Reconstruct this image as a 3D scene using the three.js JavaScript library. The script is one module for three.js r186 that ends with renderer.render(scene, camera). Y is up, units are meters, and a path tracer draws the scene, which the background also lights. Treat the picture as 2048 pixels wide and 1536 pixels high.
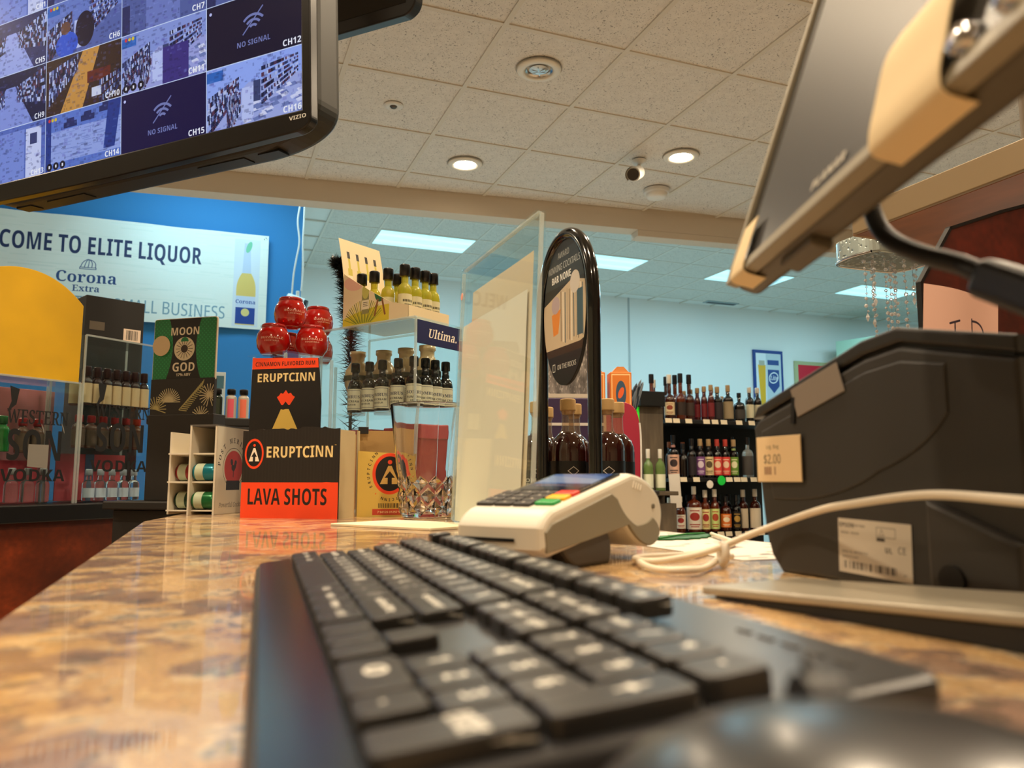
import * as THREE from 'three';
import { RoundedBoxGeometry } from 'three/addons/geometries/RoundedBoxGeometry.js';
import { mergeGeometries } from 'three/addons/utils/BufferGeometryUtils.js';
import { RectAreaLightUniformsLib } from 'three/addons/lights/RectAreaLightUniformsLib.js';

// ---------------------------------------------------------------- camera, exposure, lights
// The origin of x and z is under the phone; y is measured from its lens with LENS added (floor at 0).
const LENS = 1.0694;                       // the phone's lens stands 7 cm above the counter
const scene = new THREE.Scene();
scene.background = new THREE.Color(0x000000);
const camera = new THREE.PerspectiveCamera(2 * Math.atan(768 / 1579) * 180 / Math.PI, 4 / 3, 0.01, 60);
camera.rotation.order = 'YXZ';
camera.rotation.set(6.97 * Math.PI / 180, -21.2 * Math.PI / 180, 0);
camera.position.set(0, LENS, 0);
camera.focus = 1.75;
camera.userData.fStop = 8.5;
const renderer = new THREE.WebGLRenderer();
renderer.toneMapping = THREE.LinearToneMapping;
renderer.toneMappingExposure = 1.0;
renderer.shadowMap.enabled = true;
RectAreaLightUniformsLib.init();

const WARM = new THREE.Color().setRGB(1, 0.795, 0.555), COOL = new THREE.Color().setRGB(0.47, 0.83, 1);
const WARM_CD = 8.2, COOL_NITS = 14;

// ---------------------------------------------------------------- helpers
let seed = 7;
const rnd = () => { seed = (seed * 1664525 + 1013904223) >>> 0; return seed / 4294967296; };
const rr = (a, b) => a + (b - a) * rnd();
const taken = {};
function numbered(n) { const k = (taken[n] = (taken[n] ?? -1) + 1); return k ? `${n}_${String(k).padStart(3, '0')}` : n; }
const shade = o => o.traverse(c => { if (c.isMesh) { c.castShadow = true; c.receiveShadow = true; } });
function thing(name, label, category, [x, y, z], turn = 0, group) {
  const o = new THREE.Group(); o.name = numbered(name); scene.add(o);
  o.position.set(x, y + LENS, z); o.rotation.y = turn; o.userData = { label, category };
  if (group) o.userData.group = group;
  return o;
}
function part(name, geo, m, parent, p = [0, 0, 0], r = [0, 0, 0]) {
  const o = new THREE.Mesh(geo, m); o.name = name; o.position.set(...p); o.rotation.set(...r);
  parent.add(o); return o;
}
function structure(name, geo, m, p = [0, 0, 0], turn = 0) {
  const o = new THREE.Mesh(geo, m); o.name = name; o.position.set(p[0], p[1] + LENS, p[2]); o.rotation.y = turn;
  o.userData.kind = 'structure'; scene.add(o); return o;
}
function solo(name, geo, m, label, category, [x, y, z], r = [0, 0, 0], group) {
  const o = new THREE.Mesh(geo, m); o.name = numbered(name); o.position.set(x, y + LENS, z); o.rotation.set(...r);
  o.userData = { label, category }; if (group) o.userData.group = group; scene.add(o); return o;
}
function copyOf(o, [x, y, z], turn = 0, label) {
  const c = o.clone(); c.name = numbered(o.name.replace(/_\d{3}$/, '')); c.position.set(x, y + LENS, z); c.rotation.y = turn;
  c.userData = { ...o.userData }; if (label) c.userData.label = label; scene.add(c); return c;
}
const V = (x, y, z) => new THREE.Vector3(x, y, z);
const box = (w, h, d) => new THREE.BoxGeometry(w, h, d);
const rb = (w, h, d, r = 0.003, s = 3) => new RoundedBoxGeometry(w, h, d, s, Math.min(r, w / 2.01, h / 2.01, d / 2.01));
const cyl = (r0, r1, h, s = 24, open = false, a = 0, l = Math.PI * 2) => new THREE.CylinderGeometry(r0, r1, h, s, 1, open, a, l);
const lathe = (pts, s = 28) => new THREE.LatheGeometry(pts.map(p => new THREE.Vector2(p[0], p[1])), s);
const tube = (pts, r, seg = 48, rad = 10) => new THREE.TubeGeometry(new THREE.CatmullRomCurve3(pts.map(p => V(...p))), seg, r, rad);
const at0 = (g, x, y, z) => g.translate(x, y, z);
function poly(pts) { const s = new THREE.Shape(); pts.forEach((p, i) => i ? s.lineTo(p[0], p[1]) : s.moveTo(p[0], p[1])); s.closePath(); return s; }
function extrude(shape, depth, bevel = 0, segs = 2, curve = 12) {
  return new THREE.ExtrudeGeometry(shape, { depth: depth - 2 * bevel, bevelEnabled: bevel > 0, bevelThickness: bevel, bevelSize: bevel, bevelOffset: -bevel, bevelSegments: segs, curveSegments: curve }).translate(0, 0, bevel);
}
function roundRect(w, h, r) {
  const s = new THREE.Shape(), x = -w / 2, y = -h / 2;
  s.moveTo(x + r, y); s.lineTo(x + w - r, y); s.quadraticCurveTo(x + w, y, x + w, y + r); s.lineTo(x + w, y + h - r); s.quadraticCurveTo(x + w, y + h, x + w - r, y + h);
  s.lineTo(x + r, y + h); s.quadraticCurveTo(x, y + h, x, y + h - r); s.lineTo(x, y + r); s.quadraticCurveTo(x, y, x + r, y); return s;
}
// a flat slab between two heights over a ground polygon of [x, z]
function slab(pts, y0, y1) {
  const g = new THREE.ExtrudeGeometry(poly(pts.map(([x, z]) => [x, -z])), { depth: y1 - y0, bevelEnabled: false });
  g.rotateX(-Math.PI / 2); g.translate(0, y0, 0);
  return g;
}
const uvScale = (g, su, sv) => { const u = g.attributes.uv; for (let i = 0; i < u.count; i++) u.setXY(i, u.getX(i) * su, u.getY(i) * sv); return g; };
function uvPlanar(g, ax, ay, s = 1) {          // uv in metres from two of the position's axes
  const p = g.attributes.position, a = new Float32Array(p.count * 2);
  for (let i = 0; i < p.count; i++) { const v = [p.getX(i), p.getY(i), p.getZ(i)]; a[2 * i] = v[ax] * s; a[2 * i + 1] = v[ay] * s; }
  g.setAttribute('uv', new THREE.BufferAttribute(a, 2)); return g;
}
const ORD = 'first second third fourth fifth sixth seventh eighth ninth tenth eleventh twelfth'.split(' ');
// ---- textures
function tex(w, h, draw, opts = {}) {
  const c = document.createElement('canvas'); c.width = w; c.height = h; const g = c.getContext('2d'); draw(g, w, h);
  const t = new THREE.CanvasTexture(c); t.colorSpace = opts.data ? THREE.NoColorSpace : THREE.SRGBColorSpace; t.anisotropy = 8;
  if (opts.repeat) { t.wrapS = t.wrapT = THREE.RepeatWrapping; t.repeat.set(...opts.repeat); }
  return t;
}
function dataTex(n, f, repeat, srgb = true) {
  const d = new Uint8Array(n * n * 4);
  for (let y = 0; y < n; y++) for (let x = 0; x < n; x++) { const c = f(x / n, y / n), i = 4 * (y * n + x); d[i] = c[0]; d[i + 1] = c[1]; d[i + 2] = c[2]; d[i + 3] = 255; }
  const t = new THREE.DataTexture(d, n, n); t.magFilter = THREE.LinearFilter; t.minFilter = THREE.LinearMipmapLinearFilter; t.generateMipmaps = true;
  t.wrapS = t.wrapT = THREE.RepeatWrapping; if (repeat) t.repeat.set(...repeat); t.colorSpace = srgb ? THREE.SRGBColorSpace : THREE.NoColorSpace; t.needsUpdate = true; return t;
}
const hash = (x, y, s) => { let h = (x * 374761393 + y * 668265263 + s * 974634757) | 0; h = Math.imul(h ^ (h >>> 13), 1274126177); return ((h ^ (h >>> 16)) >>> 0) / 4294967296; };
function noise(u, v, n, s = 0) {               // tiling value noise with n cells across
  const x = u * n, y = v * n, x0 = Math.floor(x), y0 = Math.floor(y), fx = x - x0, fy = y - y0, a = fx * fx * (3 - 2 * fx), b = fy * fy * (3 - 2 * fy), m = k => ((k % n) + n) % n;
  const h = (i, j) => hash(m(i), m(j), s);
  return (h(x0, y0) * (1 - a) + h(x0 + 1, y0) * a) * (1 - b) + (h(x0, y0 + 1) * (1 - a) + h(x0 + 1, y0 + 1) * a) * b;
}
const fbm = (u, v, n, s, o = 4) => { let t = 0, a = 0.5, w = 0; for (let i = 0; i < o; i++) { t += a * noise(u, v, n << i, s + i); w += a; a *= 0.55; } return t / w; };
const mix3 = (a, b, t) => [a[0] + (b[0] - a[0]) * t, a[1] + (b[1] - a[1]) * t, a[2] + (b[2] - a[2]) * t];
const sm = (a, b, x) => { const t = Math.min(1, Math.max(0, (x - a) / (b - a))); return t * t * (3 - 2 * t); };
function write(g, s, x, y, size, o = {}) {
  g.save(); g.translate(x, y); if (o.rot) g.rotate(o.rot); g.scale(o.sx ?? 1, 1);
  g.font = `${o.w ?? 'bold'} ${size}px ${o.f ?? 'sans-serif'}`; g.textAlign = o.a ?? 'center'; g.textBaseline = 'middle';
  if (o.stroke) { g.strokeStyle = o.stroke; g.lineWidth = o.lw ?? 3; g.strokeText(s, 0, 0); }
  g.fillStyle = o.c ?? '#000'; g.fillText(s, 0, 0); g.restore();
}
function fitted(g, s, x0, x1, y, size, o = {}) {          // text squeezed between x0 and x1
  g.font = `${o.w ?? 'bold'} ${size}px ${o.f ?? 'sans-serif'}`;
  write(g, s, (x0 + x1) / 2, y, size, { ...o, sx: (x1 - x0) / g.measureText(s).width });
}
function barcode(g, x, y, w, h, c = '#111') { g.fillStyle = c; for (let i = 0; i < w;) { const b = 1 + Math.floor(rnd() * 4) * w / 90; g.fillRect(x + i, y, b, h); i += b + (1 + Math.floor(rnd() * 3)) * w / 90; } }
// ---- materials
const mat = (c, rough = 0.6, o = {}) => new THREE.MeshStandardMaterial({ color: c, roughness: rough, ...o });
const phys = (c, rough = 0.3, o = {}) => new THREE.MeshPhysicalMaterial({ color: c, roughness: rough, ...o });
const print = (t, rough = 0.55, o = {}) => new THREE.MeshStandardMaterial({ map: t, roughness: rough, ...o });
const M = {
  acrylic: phys(0xf9fdfd, 0.03, { transmission: 1, thickness: 0, ior: 1.49, specularIntensity: 0.5 }),
  acrylicEdge: phys(0xf2f7f6, 0.12, { transmission: 0.72, thickness: 0, ior: 1.49 }),
  glass: phys(0xffffff, 0.02, { transmission: 1, thickness: 0.004, ior: 1.5 }),
  black: mat(0x0b0b0c, 0.45), blackGloss: phys(0x070708, 0.14, { clearcoat: 0.5 }), blackCard: mat(0x14110f, 0.55),
  white: mat(0xe9e6df, 0.5), whiteMetal: mat(0xdedcd6, 0.4), paper: mat(0xece6dc, 0.8),
  kraft: mat(0xa98a58, 0.85), chrome: mat(0xcfd0d2, 0.16, { metalness: 1 }), dark: mat(0x1d1b19, 0.6), red: mat(0xb21717, 0.4),
};
// ---------------------------------------------------------------- the room
const CEIL = 2.017, HIGH = 2.93, FLOOR = -LENS;             // heights above the lens
const X0 = -4, X1 = 15, Z0 = 3.2, Z1 = -11.04;
const beamZ = x => -5.275 + (x - 0.565) * 0.1101;           // front face of the bulkhead, six degrees off the grid
const tileTex = dataTex(512, (u, v) => {
  const n = fbm(u, v, 24, 3, 4), p = noise(u, v, 150, 9), q = noise(u, v, 90, 5);
  let k = 224 + (n - 0.5) * 16; if (p > 0.83) k -= 105 * sm(0.83, 0.95, p); if (q > 0.9) k -= 60;
  return [k, k * 0.985, k * 0.955];
});
const tileBump = dataTex(512, (u, v) => { const p = noise(u, v, 150, 9), k = 200 - (p > 0.83 ? 170 * sm(0.83, 0.95, p) : 0); return [k, k, k]; }, null, false);
const tileMat = mat(0xffffff, 0.95, { map: tileTex, bumpMap: tileBump, bumpScale: 0.0015 });
const barMat = mat(0xd9d3c6, 0.6), coolTile = mat(0xf2f2ee, 0.95, { map: tileTex }), wallWhite = mat(0xf0efea, 0.85);
const floorTex = dataTex(256, (u, v) => { const k = 198 + (fbm(u, v, 8, 21) - 0.5) * 36; return [k, k * 0.89, k * 0.76]; }, [12, 12]);
structure('floor', box(X1 - X0, 0.1, Z0 + 5.2), mat(0xffffff, 0.45, { map: floorTex }), [(X0 + X1) / 2, FLOOR - 0.05, (Z0 - 5.2) / 2]);
structure('floor_retail', box(X1 - X0, 0.1, -5.2 - Z1 + 0.3), mat(0xd9d9d2, 0.45), [(X0 + X1) / 2, FLOOR - 0.05, (Z1 - 5.5) / 2]);
const H0 = HIGH + 0.25 - FLOOR, wallY = FLOOR + H0 / 2, warmWall = mat(0xd9cdb4, 0.85);
structure('wall_left', box(0.15, H0, Z0 - Z1), warmWall, [X0 - 0.075, wallY, (Z0 + Z1) / 2]);
structure('wall_right', box(0.15, H0, Z0 - Z1), wallWhite, [X1 + 0.075, wallY, (Z0 + Z1) / 2]);
structure('wall_back', box(X1 - X0 + 0.3, H0, 0.15), warmWall, [(X0 + X1) / 2, wallY, Z0 + 0.075]);
const farWall = structure('wall_far', box(X1 - 0.6 + 0.15, H0, 0.15), wallWhite, [(X1 + 0.75) / 2, wallY, Z1 - 0.075]);
part('seam_strip', box(0.03, H0, 0.012), mat(0xb9bdbc, 0.6), farWall, [6.31 - (X1 + 0.75) / 2, 0, 0.079]);
const blue = mat(0x3583bf, 0.8);
structure('wall_blue', box(0.795 - X0, H0, 0.16), blue, [(X0 + 0.795) / 2, wallY, -7.77]);
structure('wall_return', box(0.16, H0, -7.85 - Z1), wallWhite, [0.715, wallY, (Z1 - 7.85) / 2]);
// front ceiling: a slab with tiles and tee bars hung under it
const ceiling = structure('ceiling', slab([[X0, Z0], [X1, Z0], [X1, beamZ(X1) - 0.02], [X0, beamZ(X0) - 0.02]], CEIL + 0.022, CEIL + 0.12), mat(0xcfc8ba, 0.9));
const tileGeo = (x0, x1, za, zb, y) => {                     // za the near edge; the far edge is cut along the bulkhead
  const far = x => Math.max(zb, beamZ(x) + 0.004);
  const g = slab([[x0, za], [x1, za], [x1, far(x1)], [x0, far(x0)]], y, y + 0.014);
  return uvPlanar(g, 0, 2, 1 / 0.61);
};
const GX = 0.558, GZ = -3.093, T = 0.61;
for (let i = -4; i < 14; i++) for (let j = -3; j < 6; j++) {
  const x = GX + T * i, z = GZ - T * j;
  if (z - 0.03 < Math.max(beamZ(x), beamZ(x + T)) + 0.02 || x < X0 || x + T > X1) continue;
  part('ceiling_tile', tileGeo(x + 0.011, x + T - 0.011, z - 0.011, z - T + 0.011, CEIL + 0.007), tileMat, ceiling);
}
for (let i = -4; i < 15; i++) { const x = GX + T * i, z1 = beamZ(x) + 0.002; part('tee_bar', box(0.024, 0.02, Z0 - z1), barMat, ceiling, [x, CEIL + 0.01, (Z0 + z1) / 2]); }
for (let j = -10; j < 4; j++) { const z = GZ - T * j; if (z < -5.1) continue; const xs = Math.min(X1, z < -4.9 ? 3.2 : X1); part('tee_bar', box(xs - X0, 0.019, 0.024), barMat, ceiling, [(xs + X0) / 2, CEIL + 0.0105, z]); }
// retail ceiling, higher
const high = structure('ceiling_high', slab([[X0, beamZ(X0)], [X1, beamZ(X1)], [X1, Z1], [X0, Z1]], HIGH + 0.02, HIGH + 0.15), mat(0xe4e4de, 0.9));
const HX = 3.02, HZ = -8.93, lit = (i, j) => (((i % 4) + 4) % 4 === 2 || ((i % 4) + 4) % 4 === 3) && (j === 0 || j === -4);
const coolTiles = [];
for (let i = -5; i < 19; i++) for (let j = -6; j < 4; j++) {
  const x = HX + T * i, z = HZ - T * j;
  if (lit(i, j) || z - T < Z1 - 0.3 || z > beamZ(x) - 0.2 || (z < -7.7 && x < 0.7) || x + T > X1) continue;
  const zb = Math.max(z - T, Z1);
  part('ceiling_tile', uvPlanar(slab([[x + 0.011, z - 0.011], [x + T - 0.011, z - 0.011], [x + T - 0.011, zb + 0.011], [x + 0.011, zb + 0.011]], HIGH + 0.006, HIGH + 0.018), 0, 2, 1 / T), coolTile, high);
}
for (let i = -5; i < 20; i++) { const x = HX + T * i, za = beamZ(x) - 0.16, zb = x < 0.7 ? -7.68 : Z1; part('tee_bar', box(0.024, 0.018, za - zb), barMat, high, [x, HIGH + 0.009, (za + zb) / 2]); }
for (let j = -5; j < 4; j++) { const z = HZ - T * j, xs = z < -7.7 ? 0.8 : X0; part('tee_bar', box(X1 - xs, 0.017, 0.024), barMat, high, [(X1 + xs) / 2, HIGH + 0.0095, z]); }
// bulkhead between them
const bTurn = -Math.atan(0.1101), bLen = 19.5;
const bulkMat = mat(0xd8cdbb, 0.8), bulk = structure('wall_bulkhead', box(bLen, HIGH + 0.1 - 1.872, 0.14), bulkMat, [5.5, (HIGH + 0.1 + 1.872) / 2, beamZ(5.5) - 0.0705], bTurn);
part('soffit_board', rb(8, 0.05, 0.13, 0.004), bulkMat, bulk, [1.45, -(HIGH + 0.1 - 1.872) / 2 - 0.025, 0.004]);

// ---------------------------------------------------------------- ceiling fittings
const ringMat = mat(0xe6e0d2, 0.4), reflectorMat = mat(0xc9c8c4, 0.2, { metalness: 0.9 });
const lampFace = new THREE.MeshStandardMaterial({ color: 0xffffff, emissive: WARM, emissiveIntensity: 40 });
function downlight(label, x, z, on, group) {
  const t = thing('downlight', label, 'downlight', [x, CEIL, z], 0, group);
  part('trim_ring', lathe([[0.07, 0.004], [0.07, -0.012], [0.085, -0.016], [0.105, -0.012], [0.115, 0], [0.07, 0.004]], 36), ringMat, t);
  part('reflector', lathe([[0.072, -0.013], [0.07, -0.006], [0.06, 0.0005]], 32), reflectorMat, t);
  if (on) {
    part('lamp_lens', lathe([[0, -0.012], [0.06, -0.011], [0.0715, -0.008]], 28), lampFace, t);
    const s = new THREE.SpotLight(WARM, WARM_CD, 0, 1.36, 0.55, 2); s.position.set(x, CEIL + LENS - 0.035, z); s.target.position.set(x, 0, z); s.castShadow = true; s.shadow.radius = 3; s.name = 'downlight_beam'; scene.add(s, s.target);
  } else {
    part('lamp_lens', lathe([[0, -0.016], [0.03, -0.014], [0.048, -0.006]], 28), phys(0xbfc4c6, 0.15, { metalness: 0.4, clearcoat: 1 }), t);
    for (let k = 0; k < 6; k++) part('facet', box(0.03, 0.002, 0.004), M.chrome, t, [0.022 * Math.cos(k * 1.047), -0.0165, 0.022 * Math.sin(k * 1.047)], [0, -k * 1.047, 0]);
  }
}
downlight('lit recessed downlight in the tile nearest the bulkhead, left of the bullet camera', 1.474, -4.632, true);
downlight('lit recessed downlight in the tile beside the white bullet camera', 2.698, -4.031, true);
downlight('unlit recessed downlight with a silver bulb showing', 1.455, -3.384, false);
for (const [x, z] of [[0.25, -2.16], [1.47, -1.55], [0.25, -0.33], [-0.97, -1.2], [2.69, -1.55], [-0.97, 0.9], [1.47, 0.9], [3.91, -2.16], [-2.2, -2.8], [-1.5, -4.3], [5.2, -3.9]])
  downlight('lit recessed downlight in the ceiling above the checkout counter', x, z, true, 'checkout downlights overhead');
{
  const t = thing('sprinkler_head', 'small white round ceiling fitting with a dark centre', 'sprinkler', [0.872, CEIL, -4.026]);
  part('flange', lathe([[0.02, -0.003], [0.03, -0.008], [0.045, -0.006], [0.052, 0.002]], 24), M.whiteMetal, t);
  part('insert', lathe([[0, -0.014], [0.014, -0.012], [0.021, -0.002]], 20), mat(0x55504a, 0.4, { metalness: 0.6 }), t);
}
{
  const t = thing('smoke_detector', 'white round smoke detector on the front ceiling', 'smoke detector', [2.865, CEIL, -4.591]);
  part('base', lathe([[0, -0.03], [0.085, -0.03], [0.09, -0.02], [0.09, 0]], 32), M.whiteMetal, t);
  part('cover', lathe([[0, -0.065], [0.05, -0.063], [0.068, -0.055], [0.074, -0.04], [0.074, -0.03]], 32), M.white, t);
}
{
  const t = thing('bullet_camera', 'white bullet security camera on the ceiling by the lit downlights', 'security camera', [2.49, CEIL, -4.19], 0);
  part('mount', lathe([[0, -0.025], [0.03, -0.025], [0.045, -0.012], [0.047, 0]], 24), M.whiteMetal, t);
  part('arm', tube([[0, -0.015, 0], [0, -0.05, 0.004], [-0.03, -0.085, 0.03]], 0.012, 14), M.whiteMetal, t);
  const b = part('barrel', lathe([[0, -0.085], [0.036, -0.083], [0.043, -0.07], [0.045, 0.07], [0.04, 0.082], [0, 0.085]], 28), M.whiteMetal, t, [-0.06, -0.115, 0.06], [0.35, 0, 0]);
  b.rotation.set(0, 0, 0); b.quaternion.setFromUnitVectors(V(0, 1, 0), V(-0.62, -0.42, 0.66).normalize());
  part('lens_window', cyl(0.037, 0.037, 0.004, 24), M.blackGloss, b, [0, 0.085, 0]);
  part('visor', cyl(0.0475, 0.0475, 0.16, 24, true, 0.3, 2.2), M.white, b, [0, 0.012, 0], [0, 2.2, 0]);
}
const panelGlow = new THREE.MeshStandardMaterial({ color: 0xffffff, emissive: new THREE.Color().setRGB(0.42, 0.93, 1.05), emissiveIntensity: 1 });
const prismBump = dataTex(128, (u, v) => { const k = 128 + 90 * Math.sin(u * 50) * Math.sin(v * 50); return [k, k, k]; }, [8, 4], false);
panelGlow.emissiveMap = tex(256, 128, (g, w, h) => { g.fillStyle = '#d8f4f8'; g.fillRect(0, 0, w, h); g.fillStyle = '#ffffff'; for (const y of [26, 84]) g.fillRect(0, y, w, 20); });
panelGlow.bumpMap = prismBump; panelGlow.bumpScale = 0.001;
function troffer(label, x0, z0, group) {
  const t = thing('ceiling_light_panel', label, 'ceiling light', [x0 + T, HIGH, z0 - T / 2], 0, group);
  for (const s of [-1, 1]) { part('frame_side', box(1.2, 0.016, 0.016), barMat, t, [0, 0.006, s * 0.29]); part('frame_end', box(0.016, 0.016, 0.56), barMat, t, [s * 0.592, 0.006, 0]); }
  part('light_diffuser', new THREE.PlaneGeometry(1.17, 0.56), panelGlow, t, [0, -0.003, 0], [Math.PI / 2, 0, 0]);
  const r = new THREE.RectAreaLight(COOL, COOL_NITS, 1.17, 0.56); r.position.set(x0 + T, HIGH + LENS - 0.012, z0 - T / 2); r.rotation.x = -Math.PI / 2; r.name = 'panel_light'; scene.add(r);
}
[[1.80, 'glowing ceiling panel above the lime carton, nearest the blue wall'], [4.24, 'glowing ceiling panel seen behind the black arch stand'], [6.68, 'glowing ceiling panel partly behind the tilted monitor'], [9.12, 'glowing ceiling panel seen through the crystal strands']]
  .forEach(([x, l]) => troffer(l, x, HZ));
for (const x of [-0.64, 1.8, 4.24, 6.68, 9.12]) troffer('glowing ceiling panel just behind the bulkhead', x, HZ + 4 * T, 'panels hidden behind the bulkhead');
troffer('glowing ceiling panel at the far right end of the shop', 11.56, HZ);
{
  const v = thing('air_vent', 'dark slotted air vent in the retail ceiling', 'vent', [6.6, HIGH, -7.9]);
  part('frame', rb(0.58, 0.012, 0.58, 0.004), mat(0xb8c0c0, 0.5), v, [0, 0, 0]);
  for (let k = 0; k < 6; k++) part('slat', box(0.5, 0.006, 0.05), mat(0x4a5357, 0.5), v, [0, -0.009, -0.2 + 0.08 * k], [0.3, 0, 0]);
  const f = thing('air_vent', 'thin dark slot vent where retail ceiling meets far wall', 'vent', [7.9, HIGH, -10.75]);
  part('frame', rb(0.62, 0.012, 0.16, 0.004), mat(0x9fb0b4, 0.5), f, [0, 0, 0]);
  part('slat', box(0.54, 0.006, 0.08), mat(0x39454a, 0.5), f, [0, -0.008, 0]);
}

// ---------------------------------------------------------------- counters
const CT = -0.0694;                                          // counter top, from the lens
const lamTex = dataTex(1024, (u, v) => {
  const w = (fbm(u, v, 5, 60, 3) - 0.5) * 0.14, U = u + w, Vv = v - w * 0.7;
  const a = fbm(U, Vv, 11, 1, 5), b = fbm(U, Vv, 17, 20, 5), c = fbm(U, Vv, 46, 40, 4), d = noise(u, v, 300, 70);
  let k = mix3([198, 160, 110], [220, 192, 150], sm(0.42, 0.62, b));
  k = mix3(k, [140, 110, 96], sm(0.47, 0.62, a) * 0.85);
  k = mix3(k, [112, 108, 108], sm(0.53, 0.66, b * 0.5 + c * 0.5) * 0.75);
  k = mix3(k, [236, 202, 140], sm(0.62, 0.74, c) * 0.6);
  k = mix3(k, [92, 72, 64], sm(0.57, 0.7, a * 0.45 + c * 0.55) * 0.7);
  const g = 1 + (d - 0.5) * 0.16; return [Math.min(255, k[0] * g), Math.min(255, k[1] * g), Math.min(255, k[2] * g)];
});
const lamBump = dataTex(512, (u, v) => { const k = 255 * fbm(u, v, 60, 15, 3); return [k, k, k]; }, null, false);
const lamMat = phys(0xffffff, 0.27, { map: lamTex, clearcoat: 0.5, clearcoatRoughness: 0.045, bumpMap: lamBump, bumpScale: 0.00008 });
{
  const t = thing('checkout_counter', 'long checkout counter with glossy mottled brown stone-look top', 'counter', [0, CT, 0]);
  const out = [[-0.0915, 1.3], [-0.0915, -1.5], [-0.075, -1.6], [0.0, -2.02], [0.765, -2.02], [0.765, -1.24], [0.60, -1.18], [0.60, 1.3]];
  part('worktop', uvPlanar(slab(out, -0.038, 0), 0, 2, 1 / 0.3), lamMat, t);
  const c = 0.03, ins = [[-0.0915 + c, 1.3], [-0.0915 + c, -1.5], [-0.045, -1.6], [0.03, -1.99], [0.735, -1.99], [0.735, -1.27], [0.57, -1.21], [0.57, 1.3]];
  part('cabinet', slab(ins, FLOOR - CT, -0.038), mat(0x5a2a12, 0.45), t);
}
const woodTex = dataTex(512, (u, v) => {
  const g = fbm(u * 1, v, 6, 31, 4), s = noise(u, v, 5, 8) * 0.5 + 0.5 * fbm(u, v, 40, 12, 3); const k = 0.55 + 0.5 * g * s * 1.6;
  return [132 * k, 54 * k, 22 * k];
});
{
  const t = thing('angled_back_counter', 'dark-edged angled counter with red-brown wood front, under the acrylic cases', 'counter', [-0.155, CT, -2.912], 0.785);
  part('top_slab', rb(1.6, 0.05, 0.7, 0.004), mat(0x0d0b0a, 0.35), t, [-0.8, -0.025, -0.35]);
  part('front_panel', uvScale(box(1.57, FLOOR * -1 + CT - 0.05, 0.02), 3, 2), phys(0xffffff, 0.35, { map: woodTex }), t, [-0.8, (FLOOR - CT - 0.05) / 2, -0.03]);
  part('side_panel', box(0.02, FLOOR * -1 + CT - 0.05, 0.62), mat(0x1b100b, 0.5), t, [-0.025, (FLOOR - CT - 0.05) / 2, -0.35]);
}
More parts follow.
